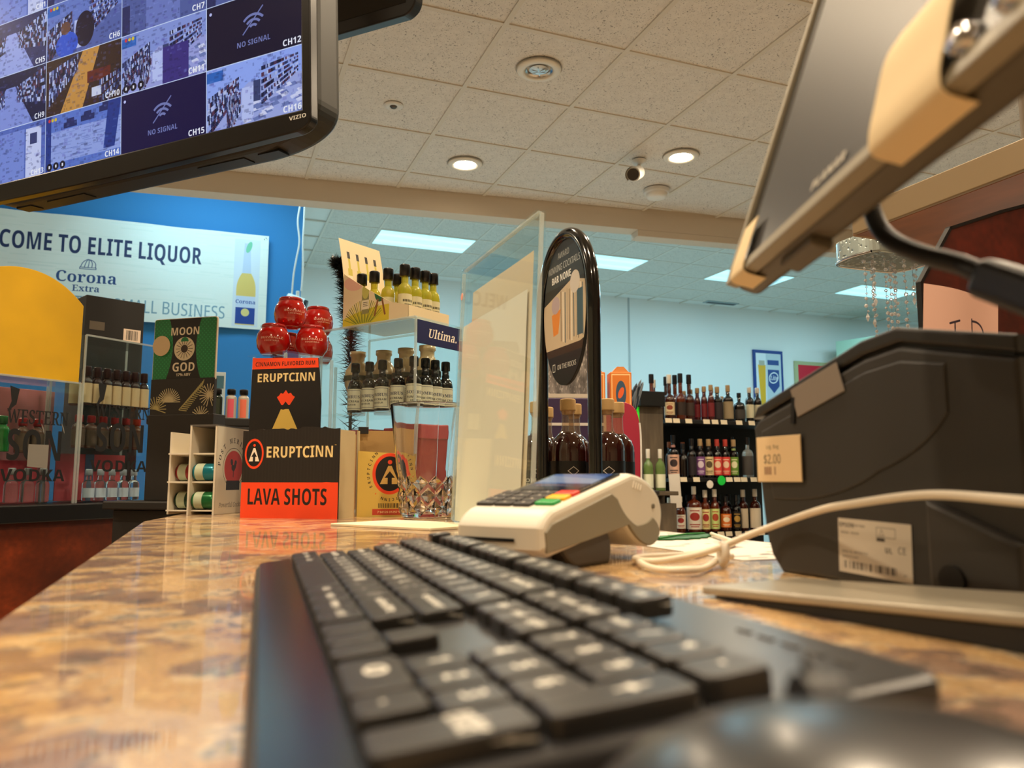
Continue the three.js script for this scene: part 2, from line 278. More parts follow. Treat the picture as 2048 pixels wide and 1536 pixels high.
// ---------------------------------------------------------------- keyboard
{
  const t = thing('keyboard', 'long black full-size keyboard with white legends on the counter', 'keyboard', [0.1716, -0.041, -0.5767]);
  t.rotation.order = 'YXZ'; t.rotation.set(0.0987, -(Math.PI / 2 + 0.066), 0);
  const rows = [
    [['esc', 0, 1], ...'F1,F2,F3,F4'.split(',').map((k, i) => [k, 2 + i, 1]), ...'F5,F6,F7,F8'.split(',').map((k, i) => [k, 6.5 + i, 1]), ...'F9,F10,F11,F12'.split(',').map((k, i) => [k, 11 + i, 1]), ['prt', 15.25, 1], ['scr', 16.25, 1], ['brk', 17.25, 1]],
    [...'` 1 2 3 4 5 6 7 8 9 0 - ='.split(' ').map((k, i) => [k, i, 1]), ['back', 13, 2], ['ins', 15.25, 1], ['home', 16.25, 1], ['pgup', 17.25, 1], ['num', 18.5, 1], ['/', 19.5, 1], ['*', 20.5, 1], ['-', 21.5, 1]],
    [['tab', 0, 1.5], ...'Q W E R T Y U I O P [ ]'.split(' ').map((k, i) => [k, 1.5 + i, 1]), ['\\', 13.5, 1.5], ['del', 15.25, 1], ['end', 16.25, 1], ['pgdn', 17.25, 1], ['7', 18.5, 1], ['8', 19.5, 1], ['9', 20.5, 1], ['+', 21.5, 1, 2]],
    [['caps', 0, 1.75], ...'A S D F G H J K L ; \''.split(' ').map((k, i) => [k, 1.75 + i, 1]), ['enter', 12.75, 2.25], ['4', 18.5, 1], ['5', 19.5, 1], ['6', 20.5, 1]],
    [['shift', 0, 2.25], ...'Z X C V B N M , . /'.split(' ').map((k, i) => [k, 2.25 + i, 1]), ['shift', 12.25, 2.75], ['\u2191', 16.25, 1], ['1', 18.5, 1], ['2', 19.5, 1], ['3', 20.5, 1], ['enter', 21.5, 1, 2]],
    [['ctrl', 0, 1.25], ['win', 1.25, 1.25], ['alt', 2.5, 1.25], [' ', 3.75, 6.25], ['alt', 10, 1.25], ['win', 11.25, 1.25], ['menu', 12.5, 1.25], ['ctrl', 13.75, 1.25], ['\u2190', 15.25, 1], ['\u2193', 16.25, 1], ['\u2192', 17.25, 1], ['0', 18.5, 2], ['.', 20.5, 1]]];
  const names = [...new Set(rows.flat().map(k => k[0]))], COLS = 12;
  const atlas = tex(1536, 1024, (g, w, h) => {
    g.fillStyle = '#292725'; g.fillRect(0, 0, w, h);
    names.forEach((n, i) => write(g, n, (i % COLS) * 128 + 60, Math.floor(i / COLS) * 128 + 56, n.length > 2 ? 40 : n.length > 1 ? 50 : 66, { c: '#f2efe4' }));
  });
  const keyMat = phys(0xffffff, 0.38, { map: atlas }), lift = [0.0035, 0.001, -0.0005, -0.0015, -0.001, 0.001], U = 0.019;
  const keyGeo = (w, d, n) => {
    const g = extrude(roundRect(w, d, 0.0035), 0.0075, 0.0013, 2, 4); g.rotateX(-Math.PI / 2); g.translate(0, -0.0075, 0);
    const i = names.indexOf(n), cx = (i % COLS) / COLS, cy = Math.floor(i / COLS) / 8, p = g.attributes.position, uv = g.attributes.uv, x0 = -w / 2, z0 = -d / 2;
    for (let k = 0; k < p.count; k++) {
      const top = p.getY(k) > -0.002;
      const a = top ? Math.min(0.97, Math.max(0.03, (p.getX(k) - x0) / 0.0175)) : 0.03, b = top ? Math.min(0.97, Math.max(0.03, (p.getZ(k) - z0) / 0.0175)) : 0.97;
      uv.setXY(k, cx + a / COLS, 1 - (cy + b / 8));
    }
    return g;
  };
  rows.forEach((row, j) => row.forEach(([n, x, w, tall]) => {
    const z0 = j ? 0.0193 + (j - 1) * U : 0, d = j ? (tall ? 2 * U : U) - 0.0018 : 0.0145, kw = w * U - 0.0018;
    part(n === ' ' ? 'space_bar' : 'key', keyGeo(kw, d, n), keyMat, t, [x * U + kw / 2, lift[j], z0 + d / 2]);
  }));
  const s = new THREE.Shape(), a = -0.024, b = 0.4295, f = 0.137, k = -0.0225;   // outline seen from above, y = -z
  s.moveTo(a + 0.02, -f); s.lineTo(b - 0.02, -f); s.quadraticCurveTo(b, -f, b, -f + 0.02); s.lineTo(b + 0.004, -k - 0.004); s.quadraticCurveTo(b + 0.002, -k, b - 0.006, -k); s.lineTo(a + 0.01, -k); s.quadraticCurveTo(a, -k, a, -k - 0.012); s.lineTo(a, -f + 0.03); s.quadraticCurveTo(a, -f, a + 0.02, -f);
  const body = extrude(s, 0.0085, 0.0025, 3, 8); body.rotateX(-Math.PI / 2); body.translate(0, -0.0145, 0);
  part('body', body, phys(0x2b2b2d, 0.34, { clearcoat: 0.3, clearcoatRoughness: 0.25 }), t);
  const palm = extrude(roundRect(0.455, 0.026, 0.01), 0.002, 0.0008, 2, 6); palm.rotateX(-Math.PI / 2);
  part('palm_strip', palm, phys(0x23262a, 0.2), t, [0.206, -0.0066, 0.1215]);
  for (const x of [0.02, 0.39]) part('rear_foot', rb(0.03, 0.0165, 0.008, 0.002), M.black, t, [x, -0.0208, -0.012]);
  for (const x of [0.02, 0.39]) part('rubber_pad', rb(0.03, 0.003, 0.006, 0.001), M.black, t, [x, -0.0142, 0.125]);
  for (let i = 0; i < 5; i++) part('indicator', rb(0.007, 0.0006, 0.0016, 0.0003), mat(0x3c3a36, 0.4), t, [0.37 + i * 0.011, -0.0057, -0.009]);
}
// ---------------------------------------------------------------- mouse
{
  const t = thing('computer_mouse', 'black computer mouse right in front of the keyboard end', 'mouse', [0.0865, CT, -0.0845], -0.37);
  const g = new THREE.SphereGeometry(1, 40, 24, 0, Math.PI * 2, 0, Math.PI / 2), p = g.attributes.position;
  for (let i = 0; i < p.count; i++) { const x = p.getX(i), y = p.getY(i), z = p.getZ(i); p.setXYZ(i, 0.047 * Math.sign(x) * Math.abs(x) ** 0.85, 0.0375 * y ** 0.8, 0.046 * Math.sign(z) * Math.abs(z) ** 0.85); }
  g.computeVertexNormals();
  part('shell', g, phys(0x17171a, 0.3, { clearcoat: 0.3, clearcoatRoughness: 0.2 }), t);
  part('scroll_wheel', cyl(0.009, 0.009, 0.006, 24), M.black, t, [0, 0.029, -0.024], [0, 0, Math.PI / 2]);
  part('button_seam', box(0.0012, 0.003, 0.03), M.black, t, [0, 0.0325, -0.016], [0.45, 0, 0]);
}
// ---------------------------------------------------------------- card terminal
{
  const t = thing('card_terminal', 'cream and grey card payment terminal with coloured keys', 'payment terminal', [0.234, CT, -0.543], 0.555);
  const cream = mat(0xdcd6c6, 0.42), grey = mat(0x87806c, 0.5), dk = mat(0x4a4540, 0.5), W = 0.084;
  const prof = new THREE.Shape();
  prof.moveTo(0.012, 0.012); prof.lineTo(0, 0.018); prof.lineTo(0, 0.034); prof.quadraticCurveTo(0.004, 0.042, 0.016, 0.0475); prof.lineTo(0.139, 0.0756); prof.quadraticCurveTo(0.172, 0.074, 0.192, 0.056); prof.quadraticCurveTo(0.204, 0.04, 0.194, 0.024); prof.quadraticCurveTo(0.186, 0.012, 0.172, 0.01); prof.quadraticCurveTo(0.15, 0.012, 0.13, 0.03); prof.lineTo(0.06, 0.02); prof.lineTo(0.012, 0.012);
  part('housing', extrude(prof, W, 0.005, 3, 10), cream, t, [0, 0, -W]);
  const side = new THREE.Shape(); side.moveTo(0.006, 0.0155); side.lineTo(0.004, 0.031); side.lineTo(0.012, 0.037); side.lineTo(0.102, 0.0585); side.lineTo(0.112, 0.054); side.quadraticCurveTo(0.124, 0.037, 0.146, 0.03); side.quadraticCurveTo(0.166, 0.03, 0.176, 0.036); side.quadraticCurveTo(0.19, 0.03, 0.189, 0.02); side.quadraticCurveTo(0.182, 0.0115, 0.17, 0.011); side.quadraticCurveTo(0.15, 0.013, 0.131, 0.031); side.lineTo(0.06, 0.0215); side.lineTo(0.006, 0.0155);
  part('side_panel', extrude(side, 0.003, 0.001, 2, 10), grey, t, [0, 0, -0.0015]);
  part('side_panel', extrude(side, 0.003, 0.001, 2, 10), grey, t, [0, 0, -W - 0.0015]);
  const foot = new THREE.Shape(); foot.moveTo(0.036, 0.017); foot.quadraticCurveTo(0.05, 0.002, 0.062, 0); foot.lineTo(0.112, 0); foot.quadraticCurveTo(0.122, 0.02, 0.1, 0.034); foot.quadraticCurveTo(0.07, 0.036, 0.036, 0.017);
  part('rear_foot', extrude(foot, 0.07, 0.003, 2, 10), dk, t, [0, 0, -0.077]);
  part('front_foot', rb(0.02, 0.014, 0.06, 0.002), dk, t, [0.022, 0.007, -W / 2]);
  const ang = Math.atan2(0.0756 - 0.0475, 0.139 - 0.016), on = (u, lift = 0) => { const x = 0.016 + u * Math.cos(ang), y = 0.0475 + u * Math.sin(ang); return [x - lift * Math.sin(ang), y + lift * Math.cos(ang)]; };
  const deck = (name, geo, m, u, z, lift) => { const [x, y] = on(u, lift); return part(name, geo, m, t, [x, y, z], [0, 0, ang]); };
  const scr = tex(512, 640, (g, w, h) => {
    g.fillStyle = '#2a3b66'; g.fillRect(0, 0, w, h); g.fillStyle = '#8fb0e6'; g.fillRect(0, 0, w, h * 0.62);
    g.fillStyle = '#c9d8f2'; g.beginPath(); g.moveTo(0, h * 0.1); g.lineTo(w, h * 0.35); g.lineTo(w, h * 0.6); g.lineTo(0, h * 0.52); g.fill();
    g.fillStyle = '#5d83c9'; g.beginPath(); g.moveTo(w * 0.4, 0); g.lineTo(w, h * 0.2); g.lineTo(w, 0); g.fill();
    g.fillStyle = '#1d2440'; g.fillRect(0, h * 0.8, w, h * 0.2); g.fillStyle = '#a85a4a'; g.fillRect(w * 0.1, h * 0.68, w * 0.5, h * 0.06); g.fillStyle = '#dfe8f8'; for (let i = 0; i < 5; i++) g.fillRect(w * 0.12, h * (0.64 + i * 0.03), w * (0.3 + 0.08 * i), 5);
  });
  deck('screen_bezel', rb(0.068, 0.002, 0.07, 0.001), M.blackGloss, 0.085, -W / 2, 0.0008);
  const sg = new THREE.PlaneGeometry(0.06, 0.06); sg.rotateX(-Math.PI / 2); sg.rotateY(-Math.PI / 2);
  const screenMat = new THREE.MeshStandardMaterial({ color: 0x0a0c12, roughness: 0.12, emissive: 0xffffff, emissiveMap: scr, emissiveIntensity: 0.4 });
  deck('screen_display', sg, screenMat, 0.085, -W / 2, 0.0021);
  const kg = rb(0.0095, 0.0035, 0.0165, 0.0012), km = mat(0x2b2724, 0.45), legend = ['1', '2', '3', '4', '5', '6', '7', '8', '9', '*', '0', '#'];
  const padTex = tex(512, 512, (g, w, h) => { g.fillStyle = '#2b2724'; g.fillRect(0, 0, w, h); legend.forEach((l, i) => write(g, l, (i % 4) * 128 + 64, Math.floor(i / 4) * 128 + 64, 84, { c: '#f0e8d8' })); });
  const padMat = print(padTex, 0.4);
  for (let r = 0; r < 4; r++) for (let c = 0; c < 3; c++) {
    const k = deck('key', kg, km, 0.0455 - r * 0.0115, -0.0725 + c * 0.0185, 0.001), n = r * 3 + c;
    const q = new THREE.PlaneGeometry(0.006, 0.006); const uv = q.attributes.uv; for (let i = 0; i < 4; i++) uv.setXY(i, ((n % 4) + uv.getX(i)) / 4, 1 - (Math.floor(n / 4) + 1 - uv.getY(i)) / 4);
    q.rotateX(-Math.PI / 2); q.rotateY(-Math.PI / 2); part('legend', q, padMat, k, [0, 0.00182, 0]);
  }
  [[0xd8341f, 0.0455], [0xf0b400, 0.032], [0x1f9d4a, 0.017]].forEach(([c, u]) => deck('function_key', rb(0.012, 0.0038, 0.0185, 0.0014), mat(c, 0.35), u, -0.0165, 0.001));
  part('card_slot', box(0.003, 0.0025, 0.05), M.black, t, [0.0004, 0.0245, -0.05]);
  part('screw', cyl(0.0022, 0.0022, 0.002, 16), mat(0x6a6250, 0.5), t, [0.178, 0.046, 0.0004], [Math.PI / 2, 0, 0]);
  for (let k = 0; k < 4; k++) part('rib', rb(0.0012, 0.007 - 0.0006 * k, 0.0012, 0.0005), cream, t, [0.142 + 0.0045 * k, 0.066 - 0.001 * k, 0.0002], [0, 0, -0.4]);
}
// ---------------------------------------------------------------- receipt printer
{
  const t = thing('receipt_printer', 'dark charcoal receipt printer with white rating label', 'printer', [0.415, CT, 0], Math.PI / 2);
  const pm = mat(0x35332f, 0.5), W = 0.145, h = 0.011;
  const body = [[0.30, 0], [0.500, 0], [0.511, 0.012], [0.517, 0.03], [0.5275, 0.112], [0.52, 0.118], [0.409, 0.1515], [0.379, 0.1555], [0.30, 0.137]];
  part('body', extrude(poly(body), W, 0.003, 3), pm, t);
  part('lid', extrude(poly([[0.30, 0.14], [0.3795, 0.1585], [0.41, 0.1545], [0.5225, 0.12], [0.5275, 0.119], [0.5225, 0.1285], [0.411, 0.1645], [0.381, 0.1685], [0.30, 0.150]]), W, 0.0022, 3), mat(0x2b2a27, 0.42), t);
  part('seam_core', extrude(poly([[0.305, 0.132], [0.378, 0.15], [0.408, 0.146], [0.52, 0.112], [0.52, 0.12], [0.41, 0.156], [0.38, 0.16], [0.305, 0.1425]]), W - 0.01, 0), M.black, t, [0, 0, 0.005]);
  const cov = new THREE.Shape(); cov.moveTo(0.505, 0.055); cov.quadraticCurveTo(0.44, 0.052, 0.4, 0.075); cov.quadraticCurveTo(0.36, 0.088, 0.345, 0.11); cov.lineTo(0.345, 0.14); cov.lineTo(0.378, 0.146); cov.lineTo(0.408, 0.1425); cov.lineTo(0.517, 0.1085);
  part('side_cover', extrude(cov, 0.004, 0.0015, 2, 14), pm, t, [0, 0, -0.0012]);
  part('lower_housing', extrude(poly([[0.302, 0], [0.362, 0], [0.362, 0.058], [0.34, 0.05], [0.302, 0.035]]), 0.02, 0.003, 2), mat(0x3b3834, 0.5), t, [0, 0, -0.006]);
  part('cable_port', cyl(0.0085, 0.0085, 0.004, 24), M.black, t, [0.345, 0.012, -0.006], [Math.PI / 2, 0, 0]);
  part('tape_strip', rb(0.05, 0.022, 0.001, 0.0004), mat(0x8f857a, 0.5), t, [0.452, 0.1345, -0.002], [0, 0, -0.3]);
  part('latch', box(0.004, 0.02, 0.003), M.black, t, [0.4775, 0.122, -0.001], [0, 0, 0.1]);
  const lab = tex(640, 384, (g, w, hh) => {
    g.fillStyle = '#d8cfbd'; g.fillRect(0, 0, w, hh); const c = '#2b2723';
    write(g, 'EPSON', 80, 45, 44, { c }); write(g, 'TM-T88V', 200, 45, 26, { c, w: 'normal' }); write(g, 'MODEL  M244A', 110, 100, 24, { c, w: 'normal' });
    write(g, 'SERIAL No. MXTF087072', 150, 235, 22, { c, w: 'normal' }); write(g, 'MADE IN CHINA', 110, 268, 20, { c, w: 'normal' });
    g.strokeStyle = c; g.lineWidth = 3; g.strokeRect(350, 40, 160, 66); g.beginPath(); g.moveTo(375, 96); g.lineTo(395, 52); g.lineTo(415, 96); g.closePath(); g.stroke();
    g.fillStyle = c; g.fillRect(350, 112, 70, 22); write(g, 'UL', 450, 190, 52, { c }); write(g, 'CE', 560, 180, 62, { c, w: 'normal' }); barcode(g, 40, 300, 470, 52, c); write(g, '1/1', 580, 340, 18, { c });
  });
  part('rating_label', new THREE.PlaneGeometry(0.0615, 0.0365), print(lab, 0.5), t, [0.4085, 0.0245, -0.0006], [0, Math.PI, -0.03]);
}
{
  const g = tex(320, 224, (c, w, h) => { c.fillStyle = '#efd3a4'; c.fillRect(0, 0, w, h); write(c, 'Lrg. Bag', 120, 50, 26, { c: '#5a4a36', w: 'normal' }); write(c, '$2.00', 115, 112, 62, { c: '#4a3826', w: 'normal', sx: 0.85 }); for (let i = 0; i < 4; i++) { c.fillStyle = '#8a5f4a'; c.fillRect(55 + i * 14, 150, 9, 40); } c.fillRect(130, 150, 8, 40); });
  const t = thing('price_tag', 'tan price sticker reading two dollars on the printer side', 'price tag', [0.4115, 0.0165, -0.494], -Math.PI / 2);
  part('card', rb(0.05, 0.035, 0.0008, 0.0003), mat(0xefd3a4, 0.7), t); part('tag_print', new THREE.PlaneGeometry(0.0495, 0.0345), print(g, 0.7), t, [0, 0, 0.0006]);
}
// ---------------------------------------------------------------- tilted monitor
{
  const t = thing('monitor', 'tilted touchscreen monitor with grey back shell on a silver base', 'monitor', [0.311, 0.124, -0.416]);
  const b = 18.8 * Math.PI / 180, right = V(0.932, 0, 0.3616), e = V(-0.3616, 0, 0.932), up = V(0, Math.cos(b), 0).addScaledVector(right, Math.sin(b)), n = e.clone().cross(up);
  t.quaternion.setFromRotationMatrix(new THREE.Matrix4().makeBasis(e, up, n));
  const shell = mat(0x564f40, 0.55), W = 0.375, Hh = 0.31;
  part('back_shell', rb(W, Hh, 0.018, 0.006, 4), shell, t, [W / 2, Hh / 2, -0.013]);
  const ring = roundRect(W, Hh, 0.006), hole = new THREE.Path(); hole.moveTo(-W / 2 + 0.006, -Hh / 2 + 0.008); hole.lineTo(-W / 2 + 0.006, Hh / 2 - 0.008); hole.lineTo(W / 2 - 0.006, Hh / 2 - 0.008); hole.lineTo(W / 2 - 0.006, -Hh / 2 + 0.008); ring.holes.push(hole);
  part('bezel', extrude(ring, 0.008, 0.001, 2), mat(0x8f8670, 0.5), t, [W / 2, Hh / 2, -0.006]);
  part('glass_border', box(W - 0.012, Hh - 0.016, 0.002), phys(0x0b0b0b, 0.25), t, [W / 2, Hh / 2, -0.002]);
  part('display_area', box(W - 0.05, Hh - 0.024, 0.002), phys(0x2d2a25, 0.38), t, [W / 2 + 0.004, Hh / 2 - 0.003, -0.0008]);
  const lg = tex(256, 64, (g, w, h) => { g.clearRect(0, 0, w, h); fitted(g, 'PLANAR', 8, 248, 34, 58, { c: '#cfc8b6' }); });
  part('logo_print', new THREE.PlaneGeometry(0.042, 0.0085), print(lg, 0.4, { transparent: true }), t, [0.155, 0.0165, 0.0012]);
  for (const x of [0.268, 0.292, 0.316]) part('button', lathe([[0, 0.006], [0.004, 0.0055], [0.0055, 0.003], [0.006, 0]], 20), M.chrome, t, [x, 0.013, 0.001], [Math.PI / 2, 0, 0]);
  part('hinge_block', rb(0.045, 0.006, 0.012, 0.002), shell, t, [0.1, -0.002, -0.015]);
  scene.updateMatrixWorld(true);
  const plate = (name, m, prof, w, bevel, x) => { const o = new THREE.Mesh(extrude(poly(prof), w, bevel, 3), m); o.name = name; o.position.set(x, CT + LENS + 0.0004, -0.412); o.rotation.y = Math.PI / 2 + 0.15; scene.add(o); o.updateMatrixWorld(); t.attach(o); };   // local x runs away from the lens side, local z to the right
  plate('base_plate', mat(0xb0a793, 0.32, { metalness: 0.25 }), [[0, 0.001], [-0.3, 0.0165], [-0.3, 0.0215], [0, 0.006]], 0.085, 0.0018, 0.282);
  plate('base_underside', M.dark, [[-0.01, 0], [-0.295, 0], [-0.295, 0.0162], [-0.01, 0.0014]], 0.082, 0, 0.2835);
  const neck = new THREE.Mesh(rb(0.06, 0.185, 0.07, 0.012, 4), mat(0x24211e, 0.5)); neck.name = 'neck'; neck.position.set(0.335, CT + LENS + 0.105, -0.145); neck.rotation.y = 0.25; scene.add(neck); neck.updateMatrixWorld(); t.attach(neck);
}
function tapePiece(label, origin, w, pts) {                   // a strip bent along pts in the monitor's own axes [y, z]
  const t = thing('tape_strip', label, 'tape', origin); const b = 18.8 * Math.PI / 180, right = V(0.932, 0, 0.3616), e = V(-0.3616, 0, 0.932), up = V(0, Math.cos(b), 0).addScaledVector(right, Math.sin(b));
  t.quaternion.setFromRotationMatrix(new THREE.Matrix4().makeBasis(e, up, e.clone().cross(up)));
  const c = new THREE.CatmullRomCurve3(pts.map(([y, z]) => V(0, y, z))).getPoints(24), a = [], k = 0.0003, idx = [];
  c.forEach((p, i) => { const q = c[Math.min(24, i + 1)], o = c[Math.max(0, i - 1)], d = q.clone().sub(o).normalize(), nn = V(0, -d.z, d.y).multiplyScalar(k); for (const s of [1, -1]) for (const x of [0, w]) a.push(x, p.y + nn.y * s, p.z + nn.z * s); });
  for (let i = 0; i < 24; i++) { const o = 4 * i, m = o + 4; idx.push(o, o + 1, m, o + 1, m + 1, m, o + 2, m + 2, o + 3, o + 3, m + 2, m + 3, o, m, o + 2, o + 2, m, m + 2, o + 1, o + 3, m + 1, o + 3, m + 3, m + 1); }
  const g = new THREE.BufferGeometry(); g.setAttribute('position', new THREE.Float32BufferAttribute(a, 3)); g.setIndex(idx); const h = g.toNonIndexed(); h.computeVertexNormals();
  part('strip', h, mat(0xe9d3a6, 0.75), t);
}
{
  const F = (x) => [0.311 - 0.3616 * x, 0.124, -0.416 + 0.932 * x];
  tapePiece('large piece of tan paper taped over the monitor edge near the buttons', F(0.212), 0.05, [[0.05, 0.004], [0.038, 0.007], [0.018, 0.006], [0.004, 0.0045], [-0.0012, 0.002], [-0.0016, -0.010]]);
  tapePiece('small piece of tan tape at the monitor corner', F(0.018), 0.026, [[0.034, 0.0032], [0.02, 0.0035], [0.004, 0.0034], [-0.0009, 0.002], [-0.0012, -0.012]]);
}
// ---------------------------------------------------------------- cables
{
  const t = thing('video_cable', 'thick black monitor cable with moulded plug', 'cable', [0, 0, 0]);
  const pts = [[0.335, 0.175, -0.32], [0.3207, 0.141, -0.3045], [0.311, 0.12, -0.287], [0.307, 0.105, -0.265], [0.306, 0.093, -0.242], [0.300, 0.0755, -0.216], [0.29, 0.058, -0.18]];
  part('cord', tube(pts, 0.0046, 60, 14), M.black, t);
  part('plug', rb(0.016, 0.017, 0.045, 0.005), M.black, t, [0.2995, 0.075, -0.213], [0.5, -0.22, 0]);
}
{
  const c = mat(0xe9ddc6, 0.4), r = 0.0031;
  const t = thing('white_power_cord', 'white cord looping past the card terminal and along the printer', 'cable', [0, 0, 0]);
  part('cord', tube([[0.585, CT + r + 0.001, -0.83], [0.52, CT + r + 0.001, -0.70], [0.465, CT + r + 0.001, -0.655], [0.40, CT + r + 0.001, -0.61], [0.355, CT + r + 0.001, -0.605], [0.334, CT + r + 0.002, -0.58], [0.338, CT + r + 0.003, -0.553], [0.372, CT + 0.012, -0.542], [0.402, CT + 0.03, -0.51], [0.405, CT + 0.041, -0.475], [0.388, CT + 0.051, -0.42], [0.378, CT + 0.0545, -0.39], [0.372, CT + 0.0615, -0.328], [0.3585, CT + 0.0605, -0.275], [0.335, CT + 0.058, -0.228], [0.272, CT + 0.045, -0.16], [0.25, CT + 0.018, -0.05], [0.25, CT + r + 0.002, 0.06]], r - 0.0005, 200, 10), c, t);
  part('cord_loop', tube([[0.334, CT + r + 0.001, -0.576], [0.322, CT + r + 0.001, -0.545], [0.318, CT + r + 0.001, -0.513], [0.34, CT + r + 0.001, -0.505], [0.372, CT + r + 0.001, -0.53], [0.397, CT + r + 0.004, -0.552], [0.425, CT + r + 0.002, -0.575]], r - 0.0005, 60, 10), c, t);
  part('cord_clip', new THREE.TorusGeometry(0.0075, 0.0032, 12, 24), phys(0xf0e6d4, 0.2, { transmission: 0.4, thickness: 0.003 }), t, [0.386, CT + 0.0118, -0.533], [0.2, 1.2, 0]);
}
// ---------------------------------------------------------------- bottles: one builder, shapes shared between alike ones
const geoCache = {};
const cached = (k, f) => geoCache[k] ?? (geoCache[k] = f());
// b: h height, r radius, n neck radius, s shoulder start, k neck start (shares of h), cap [radius, height, share of h where it starts], lab [from, to share of h], seg
function bottle(name, label, category, pos, b, m, group, turn = 0) {
  const t = thing(name, label, category, [pos[0], pos[1] + 0.0008, pos[2]], turn, group), { h, r, n, s, k } = b, key = JSON.stringify(b), seg = b.seg ?? 20, c0 = b.cap[2] * h;
  part('body', cached('b' + key, () => lathe([[0, 0.0015 * h], [r * 0.86, 0], [r * 0.97, h * 0.012], [r, h * 0.04], [r, h * s], [r * 0.94, h * (s + (k - s) * 0.28)], [r * 0.7 + n * 0.3, h * (s + (k - s) * 0.62)], [n * 1.06, h * (s + (k - s) * 0.92)], [n, h * k], [n, c0 + 0.002], [0, c0 + 0.002]], seg)), m.body, t);
  part('cap', cached('c' + key, () => lathe([[0, h], [b.cap[0] * 0.85, h], [b.cap[0], h - 0.0025], [b.cap[0], c0], [0, c0]].reverse(), seg)), m.cap, t);
  if (m.label) part('label', cached('l' + key, () => cyl(r * 1.012, r * 1.012, (b.lab[1] - b.lab[0]) * h, seg, true, -(b.wrap ?? 1.5), 2 * (b.wrap ?? 1.5)).translate(0, (b.lab[0] + b.lab[1]) / 2 * h, 0)), m.label, t);
  if (m.ring) part('neck_band', cached('n' + key, () => cyl(n * 1.1, n * 1.1, 0.05 * h, seg, true).translate(0, (k + 0.02) * h, 0)), m.ring, t);
  return t;
}
// ---------------------------------------------------------------- the cinnamon shot cartons
const GOLD = '#e0b968', EO = '#f2481c';
function emblem(g, x, y, rx, ry, a = GOLD) {
  g.fillStyle = EO; g.beginPath(); g.ellipse(x, y, rx, ry, 0, 0, 7); g.fill(); g.fillStyle = '#15110f'; g.beginPath(); g.ellipse(x, y, rx * 0.82, ry * 0.84, 0, 0, 7); g.fill();
  g.fillStyle = a; g.beginPath(); g.moveTo(x - rx * 0.1, y - ry * 0.38); g.lineTo(x + rx * 0.1, y - ry * 0.38); g.lineTo(x + rx * 0.56, y + ry * 0.5); g.lineTo(x + rx * 0.12, y + ry * 0.5); g.lineTo(x + rx * 0.12, y + ry * 0.2); g.lineTo(x + rx * 0.3, y + ry * 0.2); g.lineTo(x, y - ry * 0.12); g.lineTo(x - rx * 0.3, y + ry * 0.2); g.lineTo(x - rx * 0.12, y + ry * 0.2); g.lineTo(x - rx * 0.12, y + ry * 0.5); g.lineTo(x - rx * 0.56, y + ry * 0.5); g.fill();
  g.fillStyle = EO; g.beginPath(); g.arc(x, y - ry * 0.56, rx * 0.13, 0, 7); g.fill();
}
function inline(g, s, x0, x1, y, size) { fitted(g, s, x0, x1, y, size, { c: '#f7dfa0', stroke: '#b98a34', lw: 2 }); g.save(); g.globalAlpha = 0.9; fitted(g, s, x0 + 2, x1 - 2, y, size * 0.96, { c: 'rgba(0,0,0,0)', stroke: '#1a1410', lw: 1.5, w: 'normal' }); g.restore(); }
{
  const T1 = -0.626, t = thing('shot_carton', 'black and orange shot carton with torn top edge', 'carton', [0.1685, CT, -1.553], T1);
  const face = tex(1024, 868, (g, w, h) => {
    g.fillStyle = '#1f1b19'; g.fillRect(0, 0, w, h); for (let i = 0; i < 60; i++) { g.fillStyle = `rgba(${i % 2 ? '70,62,56' : '0,0,0'},0.16)`; g.fillRect(i * w / 60, 0, 5, h * 0.6); }
    g.fillStyle = EO; g.fillRect(0, h * 0.605, w, h * 0.4); emblem(g, w * 0.125, h * 0.285, w * 0.1, h * 0.17, '#f4ead6');
    inline(g, 'ERUPTCINN', w * 0.245, w * 0.95, h * 0.27, 150); write(g, '\u2122', w * 0.965, h * 0.2, 26, { c: GOLD });
    fitted(g, 'LAVA SHOTS', w * 0.06, w * 0.895, h * 0.765, 215, { c: '#221511' });
  });
  const W = 0.2, H = 0.167, D = 0.07;
  part('back_wall', box(W, H - 0.01, 0.004), M.kraft, t, [0, (H - 0.01) / 2, -D / 2 + 0.002]);
  for (const s of [-1, 1]) part('side_wall', box(0.004, H - 0.004, D - 0.008), mat(0xb9a67e, 0.85), t, [s * (W / 2 - 0.002), (H - 0.004) / 2, 0]);
  part('base_flap', box(W - 0.008, 0.004, D - 0.008), M.kraft, t, [0, 0.002, 0]);
  const sh = new THREE.Shape(); sh.moveTo(-W / 2, 0); sh.lineTo(W / 2, 0); for (let i = 0; i <= 40; i++) { const x = W / 2 - W * i / 40; sh.lineTo(x, H - 0.0035 + 0.0035 * (noise(i / 41, 0.3, 23, 4) + (i > 5 && i < 16 ? 0.8 : 0)) - (i > 33 ? 0.002 : 0)); } sh.closePath();
  const fg = extrude(sh, 0.004, 0); part('front_wall', fg, M.blackCard, t, [0, 0, D / 2 - 0.004]);
  const pg = new THREE.ShapeGeometry(sh), u = pg.attributes.uv, p = pg.attributes.position; for (let i = 0; i < u.count; i++) u.setXY(i, p.getX(i) / W + 0.5, Math.min(1, p.getY(i) / H));
  part('front_print', pg, print(face, 0.5), t, [0, 0, D / 2 + 0.0004]);
}
